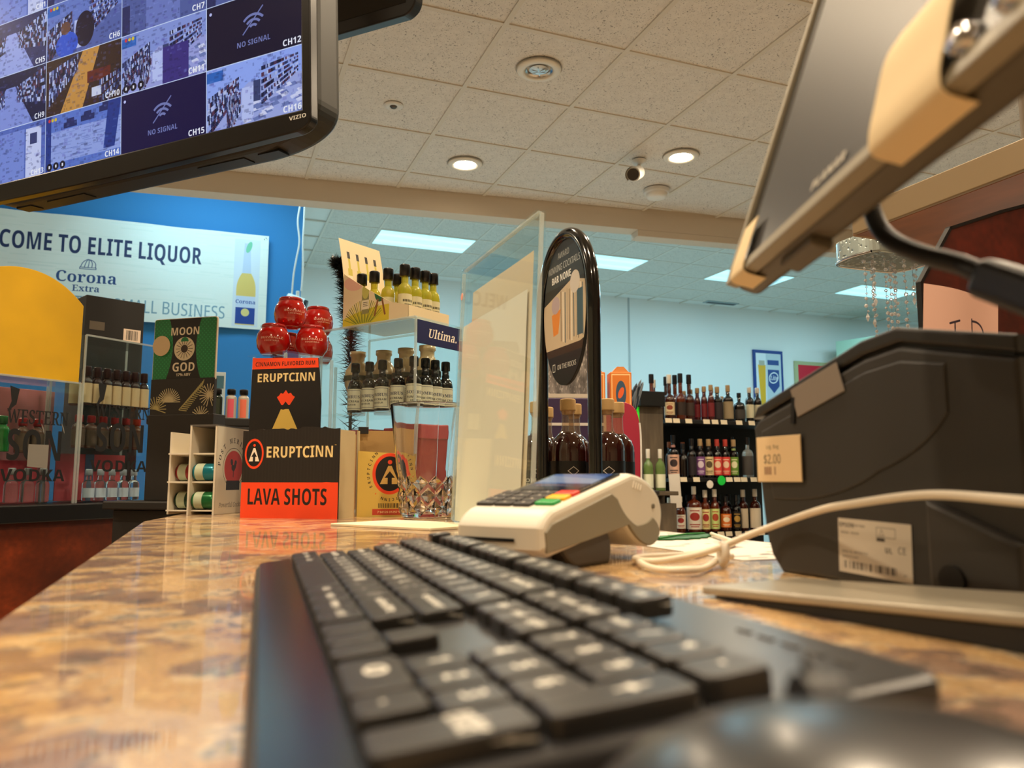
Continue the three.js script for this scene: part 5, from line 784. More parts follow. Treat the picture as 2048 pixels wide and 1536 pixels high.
// ---------------------------------------------------------------- banner and hanging camera on the blue wall
{
  const t = thing('welcome_banner', 'long pale welcome banner with beer bottle on the blue wall', 'banner', [-0.985, 1.405, -7.66]), W = 2.93, H = 0.905;
  const g = tex(2048, 632, (c, w, h) => {
    c.fillStyle = '#eef3ea'; c.fillRect(0, 0, w, h); for (let i = 0; i < 260; i++) { c.fillStyle = `rgba(${i % 2 ? '196,214,206' : '250,252,246'},0.18)`; c.fillRect(rnd() * w, rnd() * h, rr(60, 260), rr(2, 9)); }
    fitted(c, 'WELCOME TO ELITE LIQUOR', w * 0.152, w * 0.8, h * 0.285, 150, { c: '#25345e' });
    write(c, 'Corona', w * 0.483, h * 0.6, 92, { c: '#2b4a80', f: 'serif' }); write(c, 'Extra', w * 0.483, h * 0.71, 54, { c: '#2b4a80', f: 'serif' });
    c.strokeStyle = '#2b4a80'; c.lineWidth = 4; c.beginPath(); for (let i = 0; i < 5; i++) { const x = w * 0.465 + i * w * 0.01; c.moveTo(x, h * 0.5); c.quadraticCurveTo(x + 10, h * 0.43, w * 0.485, h * 0.42); } c.stroke(); c.strokeRect(w * 0.463, h * 0.5, w * 0.044, 10);
    fitted(c, 'SUPPORTING SMALL BUSINESS', w * 0.3, w * 0.877, h * 0.85, 112, { c: '#7fa0b0', w: 'normal' });
    const bx = w * 0.936; c.fillStyle = '#dfe6ee'; c.fillRect(bx - 80, h * 0.06, 160, h * 0.92); c.fillStyle = '#c8d4ea'; c.beginPath(); c.moveTo(bx - 18, h * 0.1); c.lineTo(bx + 18, h * 0.1); c.lineTo(bx + 28, h * 0.45); c.lineTo(bx - 28, h * 0.45); c.fill(); c.fillStyle = '#7cc7a0'; c.beginPath(); c.ellipse(bx + 10, h * 0.14, 16, 40, 0.3, 0, 7); c.fill(); c.fillStyle = '#e8c86e'; c.beginPath(); c.moveTo(bx - 28, h * 0.42); c.lineTo(bx + 28, h * 0.42); c.quadraticCurveTo(bx + 60, h * 0.5, bx + 60, h * 0.6); c.lineTo(bx + 60, h * 0.96); c.lineTo(bx - 60, h * 0.96); c.lineTo(bx - 60, h * 0.6); c.quadraticCurveTo(bx - 60, h * 0.5, bx - 28, h * 0.42); c.fill();
    c.fillStyle = '#cfdaf0'; c.fillRect(bx - 60, h * 0.66, 120, h * 0.12); c.fillStyle = '#23459a'; c.fillRect(bx - 60, h * 0.78, 120, h * 0.17); write(c, 'Corona', bx, h * 0.72, 34, { c: '#23459a', f: 'serif' }); c.fillStyle = '#e8d68a'; c.beginPath(); c.arc(bx, h * 0.83, 26, 0, 7); c.fill();
  });
  const pg = new THREE.PlaneGeometry(W, H, 60, 16), p = pg.attributes.position; for (let i = 0; i < p.count; i++) { const x = p.getX(i), y = p.getY(i); p.setZ(i, 0.012 + 0.008 * Math.sin(x * 5 + y * 3) + 0.005 * Math.sin(x * 11 - y * 6)); } pg.computeVertexNormals();
  part('cloth', pg, print(g, 0.6, { side: THREE.DoubleSide }), t, [0, H / 2, 0]); for (const s of [-1, 1]) for (const y of [0.03, H - 0.03]) part('grommet', new THREE.TorusGeometry(0.012, 0.004, 8, 16), M.chrome, t, [s * (W / 2 - 0.03), y, 0.02]);
}
{
  const t = thing('hanging_camera', 'white security camera hung on looped white cables by the blue wall', 'security camera', [0.69, 1.58, -7.12]);
  const b = part('barrel', lathe([[0, -0.08], [0.05, -0.078], [0.055, -0.06], [0.055, 0.07], [0.045, 0.08], [0, 0.082]], 24), M.white, t, [0, 0, 0]); b.quaternion.setFromUnitVectors(V(0, 1, 0), V(0.93, -0.33, 0.2).normalize());
  part('lens_hood', cyl(0.048, 0.048, 0.03, 20), M.black, b, [0, 0.09, 0]); part('bracket', rb(0.03, 0.06, 0.03, 0.008), M.white, t, [0.02, 0.07, 0]);
  part('cable', tube([[-0.03, 0.06, 0], [-0.02, 0.25, 0], [0.0, 0.4, 0], [0.02, 0.55, 0], [0.0, 0.75, 0], [0.03, 1.0, 0], [0.03, 1.34, 0]], 0.008, 60), M.white, t); part('cable', tube([[0.05, 0.1, 0], [0.06, 0.3, 0], [0.05, 0.55, 0], [0.055, 0.8, 0], [0.045, 1.34, 0]], 0.008, 50), M.white, t);
}
// ---------------------------------------------------------------- retail shelving seen beyond the counter
const GZ0 = -5.3, S = [0.476, 0.02, -0.405, -0.83], gondolaBlack = mat(0x0c0b0b, 0.5), tagMat = mat(0xe9dcc0, 0.7);
{
  const t = thing('bottle_gondola', 'long black shelving unit full of spirits beyond the counter', 'shelving', [3.32, FLOOR, GZ0 - 0.34]);
  part('back_panel', box(1.24, -FLOOR + 0.47, 0.03), gondolaBlack, t, [0.65, (-FLOOR + 0.47) / 2, -0.12]); part('plinth', box(1.24, 0.12, 0.46), gondolaBlack, t, [0.65, 0.06, 0.11]);
  S.forEach((y, i) => { part('shelf_board', rb(1.24, 0.03, 0.46, 0.003), gondolaBlack, t, [0.65, y - FLOOR - 0.015, 0.13]); });
  [[0, [1334, 1349, 1373, 1408, 1425, 1443, 1474, 1500]], [1, [1360, 1385, 1450, 1466, 1480, 1500]], [2, [1430, 1446, 1465, 1485, 1512]]].forEach(([k, l]) => l.forEach(p => part('price_card', box(0.06, 0.036, 0.002), tagMat, t, [(p - 1327) * 0.00473, S[k] - FLOOR - 0.012, 0.364], [-0.2, 0, 0])));
  part('notice', box(0.1, 0.26, 0.002), M.paper, t, [0.075, S[1] - FLOOR - 0.1, 0.368], [0, 0, 0.06]); part('flower_tag', lathe([[0, 0.002], [0.03, 0.002], [0.035, 0], [0, 0]], 8), M.paper, t, [0.395, S[1] - FLOOR - 0.05, 0.367], [Math.PI / 2, 0, 0]); part('green_tag', lathe([[0, 0.002], [0.035, 0.002], [0.04, 0], [0, 0]], 24), mat(0x18d84a, 0.6), t, [0.505, S[1] - FLOOR - 0.02, 0.367], [Math.PI / 2, 0, 0]);
}
const greyWood = dataTex(256, (u, v) => { const k = 0.72 + 0.55 * fbm(u * 1, v, 5, 90, 4) * (0.6 + 0.4 * noise(u, v * 0.2, 30, 6)); return [98 * k, 86 * k, 70 * k]; });
{
  const t = thing('end_cap', 'grey-brown wooden end panel with a small wine ledge', 'end cap', [3.135, FLOOR, -5.25]), wm = mat(0xffffff, 0.7, { map: greyWood });
  part('panel', box(0.345, -FLOOR + 0.566, 0.03), wm, t, [0, (-FLOOR + 0.566) / 2, -0.05]); part('ledge', rb(0.345, 0.03, 0.2, 0.004), wm, t, [0.0, -FLOOR - 0.095, 0.06]); part('base_box', box(0.345, 0.9, 0.16), wm, t, [0, 0.45, 0.045]);
  const n = tex(128, 160, (g, w, h) => { g.fillStyle = '#35ff3e'; g.fillRect(0, 0, w, h); g.fillStyle = '#2ac436'; for (const [y, l] of [[36, 60], [70, 76], [104, 48]]) g.fillRect(26, y, l, 7); });
  part('neon_card', box(0.135, 0.165, 0.002), mat(0x35ff3e, 0.7), t, [-0.105, -FLOOR + 0.48, -0.033]); part('card_print', new THREE.PlaneGeometry(0.133, 0.163), print(n, 0.7), t, [-0.105, -FLOOR + 0.48, -0.0315]);
  const w = thing('black_tray', 'black tray lying on top of the wooden end panel', 'tray', [3.19, 0.567, -5.28]); part('tray_floor', rb(0.22, 0.02, 0.09, 0.004), M.black, w, [0, 0.01, 0]); for (const s of [-1, 1]) part('tray_wall', rb(0.22, 0.11, 0.012, 0.003), M.black, w, [0, 0.06, s * 0.04]);
}
{ const m = { body: phys(0x8fb06a, 0.06, { transmission: 0.55, thickness: 0.03 }), cap: mat(0xe9e6dc, 0.35), label: mat(0xe4e8cf, 0.6) }, b = { h: 0.315, r: 0.037, n: 0.0135, s: 0.55, k: 0.74, cap: [0.0155, 0.07, 0.78], lab: [0.08, 0.4], wrap: 2.4 };
  [3.01, 3.11, 3.215].forEach((x, i) => bottle('wine_bottle', `pale green wine bottle on the wooden ledge, ${ORD[2 - i]} from the bottle shelving`, 'wine bottle', [x, -0.08, -5.19], b, m, 'white wine bottles on the ledge', 0.3)); }
{
  const dk = c => phys(c, 0.1, { clearcoat: 1 }), amber = dk(0x3a1206), amber2 = dk(0x5a2108), black = dk(0x0c0708), red = dk(0x4a0a0c), clear = phys(0xcfd6d8, 0.08, { transmission: 0.7, thickness: 0.02 }), capB = mat(0x15151a, 0.35), capW = mat(0xe6dfd0, 0.4), capT = mat(0xb79a70, 0.5), flat = c => mat(c, 0.55);
  const fancy = (c1, c2) => print(tex(96, 128, (g, w, h) => { g.fillStyle = c1; g.fillRect(0, 0, w, h); g.fillStyle = c2; g.beginPath(); g.ellipse(w / 2, h * 0.42, 22, 24, 0, 0, 7); g.fill(); g.fillRect(24, h * 0.76, 48, 6); g.fillRect(30, h * 0.86, 36, 5); g.fillRect(26, 16, 44, 6); }), 0.55);
  const A = { h: 0.36, r: 0.042, n: 0.016, s: 0.42, k: 0.58, cap: [0.02, 0.06, 0.8], lab: [0.1, 0.38], wrap: 1.3 }, B = { h: 0.29, r: 0.035, n: 0.0145, s: 0.56, k: 0.74, cap: [0.0175, 0.05, 0.84], lab: [0.12, 0.5], wrap: 1.4 }, C = { h: 0.31, r: 0.037, n: 0.0155, s: 0.58, k: 0.72, cap: [0.0185, 0.06, 0.82], lab: [0.07, 0.54], wrap: 1.5 }, D = { h: 0.22, r: 0.041, n: 0.014, s: 0.5, k: 0.72, cap: [0.0175, 0.03, 0.84], lab: [0.1, 0.42], wrap: 1.5 };
  const X = p => 3.323 + (p - 1327) * 0.00473, put = (p, k, b, m, l, z = 0, g) => bottle('spirit_bottle', l, 'bottle', [X(p), S[k], GZ0 - 0.06 - z], b, m, g, -0.5);
  // top shelf
  const pearl = fancy('#dcc79c', '#8a3a20');
  put(1316, 0, A, { body: amber2, cap: capB, label: flat(0xc9a06a), ring: flat(0xb03a1a) }, 'amber whisky bottle with red neck band, top shelf beside the end panel', 0.025);
  put(1332, 0, { ...A, h: 0.33 }, { body: amber2, cap: capW, label: flat(0xe0c9a0) }, 'amber whisky bottle with cream cap on the top shelf', 0.12);
  put(1347, 0, A, { body: amber, cap: capW, label: pearl }, 'amber whisky bottle with big cream label on the top shelf');
  put(1357, 0, A, { body: amber, cap: capB }, 'amber whisky bottle with black stopper behind the cream-labelled one', 0.12);
  put(1369, 0, { ...A, h: 0.375 }, { body: amber2, cap: capB, label: flat(0x2a1a12) }, 'tall unlabelled-looking amber decanter with black stopper on the top shelf', 0.0);
  put(1376, 0, { ...A, h: 0.38 }, { body: amber2, cap: capB }, 'amber decanter with black stopper, rear row of the top shelf', 0.13);
  put(1389, 0, { ...A, h: 0.372 }, { body: amber, cap: capB, label: flat(0x3a2a22) }, 'amber decanter with black stopper next to the small red bottles', 0.02);
  for (let i = 0; i < 5; i++) put(1398 + i * 8, 0, { ...B, r: 0.0265, h: 0.255 + 0.01 * i }, { body: red, cap: capT, label: flat(0x7a1a20) }, `small dark red bottle on the top shelf, ${ORD[i]} from the decanters`, 0.16 - 0.04 * i, 'small red bottles on the top shelf');
  put(1446, 0, { ...C, r: 0.041, h: 0.285 }, { body: black, cap: capT, label: flat(0x2a2024) }, 'broad black bottle on the top shelf after the small red row', 0.02);
  put(1449, 0, B, { body: black, cap: capT }, 'black bottle with tan cap in the rear of the top shelf', 0.12); put(1465, 0, { ...C, r: 0.042, h: 0.3 }, { body: black, cap: capT, label: flat(0x9c8a6a) }, 'broad black bottle with tan cap and tan price card below, top shelf');
  put(1472, 0, D, { body: black, cap: capT }, 'squat black bottle on the top shelf', 0.13); put(1488, 0, { ...D, r: 0.048, h: 0.24 }, { body: black, cap: capB, label: flat(0x3c3834) }, 'squat round black bottle at the right part of the top shelf');
  put(1510, 0, B, { body: black, cap: capW, label: flat(0xd9d4b4) }, 'dark bottle with pale green label near the printer edge, top shelf'); put(1527, 0, B, { body: black, cap: capW, label: flat(0xd9d4b4) }, 'dark bottle with pale green label second from the printer edge, top shelf');
  // middle shelf
  put(1332, 1, { ...B, h: 0.24 }, { body: black, cap: capT }, 'small dark bottle half hidden by the end panel, middle shelf', 0.05); put(1339, 1, C, { body: black, cap: capB }, 'dark bottle behind the pink-labelled one, middle shelf', 0.13);
  put(1352, 1, { ...C, r: 0.045, h: 0.335 }, { body: black, cap: capB, label: fancy('#e3b39a', '#3a2a2a'), ring: flat(0xc08a80) }, 'large dark bottle with pink square label, middle shelf');
  put(1371, 1, { ...D, h: 0.27 }, { body: black, cap: capB }, 'squat dark bottle with silver dots, middle shelf'); put(1388, 1, C, { body: black, cap: capB, label: flat(0x241c22) }, 'black-labelled bottle before the purple one, middle shelf');
  put(1405, 1, C, { body: black, cap: capT, label: fancy('#7a4a86', '#e0d0e0') }, 'bottle with purple label on the middle shelf'); put(1422, 1, C, { body: black, cap: capT, label: fancy('#e2cf9c', '#5a4a30') }, 'bottle with cream label between purple and red ones, middle shelf');
  put(1439, 1, C, { body: black, cap: flat(0xc4443a), label: fancy('#e2473f', '#f0d0b0') }, 'bottle with red label and red neck, nearer the cream one, middle shelf'); put(1456, 1, C, { body: black, cap: flat(0xc4443a), label: fancy('#e2473f', '#f0d0b0') }, 'bottle with red label and red neck, nearer the green one, middle shelf');
  put(1473, 1, C, { body: black, cap: capT, label: fancy('#6f9a3a', '#e8e8c0'), ring: flat(0x9ab06a) }, 'bottle with green label on the middle shelf'); put(1488, 1, { ...C, h: 0.34 }, { body: black, cap: capB }, 'tall dark bottle in the rear of the middle shelf', 0.12); put(1502, 1, { ...C, r: 0.045, h: 0.33 }, { body: clear, cap: capB, label: flat(0x4a4644) }, 'smoky clear bottle at the printer edge, middle shelf');
  [1366, 1393, 1411, 1430, 1447, 1465].forEach((p, i) => put(p, 1, B, { body: amber, cap: flat(0xb06a4a) }, `amber bottle in the back row of the middle shelf, ${ORD[i]} from the end panel`, 0.16, 'back row of the middle shelf'));
  // lower shelf
  put(1349, 2, { ...B, h: 0.27 }, { body: amber2, cap: capW, label: flat(0xe0d8c4) }, 'amber bottle behind the hanging notice, lower shelf', 0.05); put(1363, 2, { ...B, r: 0.04, h: 0.28 }, { body: amber2, cap: capW, label: fancy('#ece4d2', '#a8322a') }, 'amber bottle with white label and white cap, lower shelf');
  put(1371, 2, { ...C, h: 0.36 }, { body: amber, cap: capW }, 'tall amber bottle with white cap, rear of the lower shelf', 0.14); put(1390, 2, { ...C, r: 0.058, h: 0.36 }, { body: amber2, cap: capW, label: fancy('#eee6d6', '#a8322a') }, 'largest amber bottle with wide white label, lower shelf');
  put(1412, 2, { ...C, h: 0.33 }, { body: amber2, cap: capW, label: fancy('#eadf9a', '#a8322a') }, 'bottle with yellow label on the lower shelf'); put(1431, 2, { ...C, h: 0.335 }, { body: amber2, cap: capW, label: fancy('#cfe08a', '#b04a2a') }, 'bottle with lime green label on the lower shelf');
  put(1453, 2, { ...B, r: 0.043, h: 0.28 }, { body: amber, cap: capB, label: fancy('#e0762a', '#f4e4c4') }, 'bottle with orange label on the lower shelf'); put(1475, 2, { ...C, h: 0.29 }, { body: black, cap: capB, label: fancy('#1a1414', '#c09a4a') }, 'black bottle with gold mark on the lower shelf');
  put(1494, 2, { ...C, h: 0.33 }, { body: amber, cap: capW, label: flat(0xe0d0b4) }, 'dark bottle with plain cream label, before the last, lower shelf', 0.03); put(1514, 2, { ...C, r: 0.043, h: 0.335 }, { body: amber, cap: capW, label: flat(0xeadcc2) }, 'dark bottle with plain cream label at the printer edge, lower shelf');
  [1400, 1422, 1443, 1464, 1484, 1503].forEach((p, i) => put(p, 2, B, { body: black, cap: capB }, `dark bottle in the back row of the lower shelf, ${ORD[i]} from the end panel`, 0.16, 'back row of the lower shelf'));
  // the shelving arm that comes forward behind the printer
  const t = thing('side_gondola', 'black shelving arm running toward the counter behind the printer', 'shelving', [4.19, FLOOR, -4.2]); part('carcass', box(0.4, -FLOOR + 0.28, 1.45), gondolaBlack, t, [0, (-FLOOR + 0.28) / 2, 0]); part('top_board', rb(0.44, 0.03, 1.5, 0.004), gondolaBlack, t, [0, -FLOOR + 0.295, 0]);
  for (let i = 0; i < 11; i++) bottle('clear_spirit_bottle', `clear spirit bottle behind the printer, ${ORD[i]} from the long black shelving`, 'bottle', [4.04 + (i % 2) * 0.1, 0.31, -4.83 + i * 0.13], { ...B, h: 0.31 }, { body: clear, cap: i % 3 ? capW : flat(0xc9905a), label: flat(0xdfe3e0) }, 'clear bottles behind the printer', -0.6);
}
// posters on the far wall
{
  const p = tex(256, 384, (g, w, h) => { g.fillStyle = '#c9d4da'; g.fillRect(0, 0, w, h); g.fillStyle = '#e9edf0'; g.fillRect(0, 0, w * 0.4, h); g.fillStyle = '#f0b428'; g.beginPath(); g.moveTo(20, 80); g.lineTo(98, 80); g.lineTo(86, 380); g.lineTo(40, 380); g.fill(); g.fillStyle = '#b9b4a0'; g.fillRect(30, 50, 58, 34); g.fillStyle = '#2c4a8c'; g.fillRect(118, 44, 116, 34); g.beginPath(); g.moveTo(118, 110); g.lineTo(234, 110); g.lineTo(234, 220); g.lineTo(176, 270); g.lineTo(118, 220); g.fill(); g.strokeStyle = '#f2f4f6'; g.lineWidth = 8; g.beginPath(); g.ellipse(176, 165, 46, 34, -0.3, 0, 7); g.stroke(); write(g, 'Lite', 176, 166, 40, { c: '#f2f4f6', w: 'italic bold', f: 'serif' }); });
  const a = thing('beer_poster', 'blue framed poster of a beer glass and shield on the far wall', 'poster', [9.03, 1.15, Z1 + 0.02]); part('frame', box(0.62, 1.09, 0.03), mat(0x173a86, 0.5), a, [0, 0.545, 0]); part('poster_print', new THREE.PlaneGeometry(0.53, 0.98), print(p, 0.5), a, [0, 0.545, 0.017]);
  const r = tex(128, 128, (g, w, h) => { g.fillStyle = '#d81f36'; g.fillRect(0, 0, w, h); g.strokeStyle = '#f4e6e0'; g.lineWidth = 7; g.beginPath(); g.moveTo(62, 104); g.quadraticCurveTo(72, 74, 84, 100); g.quadraticCurveTo(92, 116, 102, 88); g.lineTo(112, 100); g.stroke(); });
  const b = thing('red_poster', 'red poster in pale frame on the far wall', 'poster', [10.0, 1.3, Z1 + 0.02]); part('frame', box(0.8, 0.79, 0.03), mat(0xb9b98a, 0.5), b, [0, 0.395, 0]); part('poster_print', new THREE.PlaneGeometry(0.66, 0.66), print(r, 0.5), b, [0, 0.395, 0.017]);
  const c = thing('pale_green_cabinet', 'pale green boxed column beside the red poster', 'cabinet', [10.85, FLOOR, -10.5]); part('body', rb(1.1, -FLOOR + 2.42, 0.7, 0.01), mat(0xb4d8c0, 0.6), c, [0, (-FLOOR + 2.42) / 2, 0], [0, 0.3, 0]); for (const x of [0.12, 0.3]) part('trim_strip', box(0.02, -FLOOR + 2.4, 0.02), mat(0x9cbfa8, 0.6), c, [x + 0.1, (-FLOOR + 2.4) / 2, 0.345], [0, 0.3, 0]);
}
// ---------------------------------------------------------------- customer side, right: sign board, canopy, crystals
const darkWood = dataTex(256, (u, v) => { const k = 0.8 + 0.5 * (fbm(u, v, 6, 44, 4) - 0.5) + 0.2 * (noise(u, v, 60, 2) - 0.5); return [96 * k, 34 * k, 22 * k]; });
{
  const t = thing('wooden_sign_board', 'dark red-brown angled wooden board with black edge behind the printer', 'board', [0, FLOOR, -0.85]), y = -FLOOR;
  const out = [[0.985, 0], [0.985, y + 0.293], [1.053, y + 0.385], [1.165, y + 0.425], [1.5, y + 0.53], [1.9, y + 0.53], [1.9, 0]];
  part('board', uvScale(extrude(poly(out), 0.006, 0), 2, 2), mat(0xffffff, 0.45, { map: darkWood }), t, [0, 0, -0.008]);
  const edge = (a, b) => part('edge_band', box(Math.hypot(b[0] - a[0], b[1] - a[1]) + 0.003, 0.005, 0.009), M.black, t, [(a[0] + b[0]) / 2, (a[1] + b[1]) / 2, -0.005], [0, 0, Math.atan2(b[1] - a[1], b[0] - a[0])]);
  for (let i = 0; i < 4; i++) edge(out[i], out[i + 1]); part('post', box(0.06, y + 0.2, 0.03), M.black, t, [1.4, (y + 0.2) / 2, -0.04]);
  const n = tex(512, 320, (g, w, h) => { g.fillStyle = '#e2b6a4'; g.fillRect(0, 0, w, h); g.strokeStyle = '#2c1c2c'; g.lineWidth = 9; g.lineCap = 'round'; g.beginPath(); g.moveTo(150, 150); g.lineTo(215, 130); g.moveTo(182, 140); g.lineTo(190, 300); g.moveTo(150, 305); g.lineTo(225, 298); g.moveTo(310, 110); g.lineTo(325, 300); g.moveTo(310, 118); g.quadraticCurveTo(430, 100, 410, 220); g.quadraticCurveTo(400, 290, 325, 300); g.stroke(); });
  const o = thing('handwritten_note', 'pink handwritten paper note fixed to the wooden board', 'note', [1.04, 0.222, -0.838], -0.05), pg = new THREE.PlaneGeometry(0.15, 0.115, 20, 2), q = pg.attributes.position; for (let i = 0; i < q.count; i++) { const u = q.getX(i) / 0.15 + 0.5; q.setZ(i, 0.006 * Math.sin(u * 5) + 0.003); } pg.computeVertexNormals(); part('sheet', pg, print(n, 0.8, { side: THREE.DoubleSide }), o, [0, 0, 0.003], [0, 0, -0.1]);
}
{
  const t = thing('overhead_canopy', 'orange-brown wooden canopy shelf with pale front edge, above the printer', 'canopy', [1.40, 0.57, -1.38]), cw = dataTex(256, (u, v) => { const k = 0.85 + 0.4 * (fbm(u, v, 5, 55, 4) - 0.5); return [176 * k, 104 * k, 48 * k]; });
  part('underside_board', uvScale(rb(0.8, 0.02, 1.6, 0.002), 2, 2), phys(0xffffff, 0.4, { map: cw }), t, [0.4, 0.01, 0.8]); part('front_edge', rb(0.012, 0.06, 1.6, 0.003), mat(0x9a8564, 0.5), t, [-0.006, 0.03, 0.8]); part('end_edge', rb(0.8, 0.06, 0.012, 0.003), mat(0xa8835a, 0.5), t, [0.4, 0.03, -0.006]); part('top_board', box(0.8, 0.012, 1.6), mat(0x8a6a45, 0.6), t, [0.4, 0.052, 0.8]);
  for (const z of [0.1, 1.5]) part('post', box(0.05, 0.57 - FLOOR, 0.05), M.dark, t, [0.72, -(0.57 - FLOOR) / 2, z]);
  const s = thing('grey_sign', 'grey sign with orange letter standing on the wooden canopy', 'sign', [1.53, 0.632, -1.06], -0.35), g = tex(256, 128, (c, w, h) => { c.fillStyle = '#7c7468'; c.fillRect(0, 0, w, h); write(c, 'A', 70, 60, 80, { c: '#d08a4a', w: 'normal' }); }); part('board', rb(0.3, 0.16, 0.01, 0.003), mat(0x7c7468, 0.6), s, [0.15, 0.08, 0]); part('letter_print', new THREE.PlaneGeometry(0.28, 0.14), print(g, 0.6), s, [0.15, 0.08, 0.006]);
}
{
  const t = thing('crystal_pendant', 'crystal bead pendant with mirrored oval tray under the canopy', 'chandelier', [1.72, 0.634, -1.7]), gl = phys(0xffffff, 0.02, { transmission: 0.6, thickness: 0.01, ior: 1.6 }), mir = mat(0xb9c6c2, 0.25, { metalness: 0.6, bumpMap: tileBump, bumpScale: 0.01 });
  part('tray', extrude(roundRect(0.26, 0.16, 0.05), 0.06, 0.004, 2, 8).rotateX(-Math.PI / 2), mir, t, [0.11, 0, 0]); part('rim', tube([[-0.015, 0, 0.07], [-0.025, 0, 0], [0.0, 0, -0.075], [0.11, 0, -0.085], [0.22, 0, -0.075], [0.245, 0, 0], [0.22, 0, 0.075], [0.11, 0, 0.085]], 0.004, 60), M.chrome, t); part('hang_rod', cyl(0.006, 0.006, CEIL - 0.72, 10), M.chrome, t, [0.15, 0.06 + (CEIL - 0.72) / 2, 0]);
  const beads = (x, z, len) => { const g = []; let y = 0; while (y < len) { const r = rr(0.0035, 0.0065); y += r + rr(0.004, 0.012); const s = new THREE.IcosahedronGeometry(r, 0); s.translate(x + rr(-0.004, 0.004), -y, z); g.push(s); y += r; } const d = new THREE.OctahedronGeometry(0.009); d.scale(0.8, 1.5, 0.8); d.translate(x, -y - 0.014, z); g.push(d); const w = cyl(0.0006, 0.0006, y, 5); w.translate(x, -y / 2, z); return { b: mergeGeometries(g.map(q => q.index ? q.toNonIndexed() : q)), w }; };
  [[0, 0.03, 0.16], [0.012, 0.05, 0.12], [0.035, 0.02, 0.17], [0.052, 0.05, 0.27], [0.06, 0, 0.2], [0.08, 0.04, 0.29], [0.105, 0.03, 0.3], [0.115, 0.06, 0.25], [0.122, 0.02, 0.22], [0.17, 0.05, 0.12], [0.18, 0.03, 0.09]].forEach(([x, z, l]) => { const k = beads(x, z, l), s = part('bead_strand', k.b, gl, t); part('wire', k.w, M.chrome, s); });
}
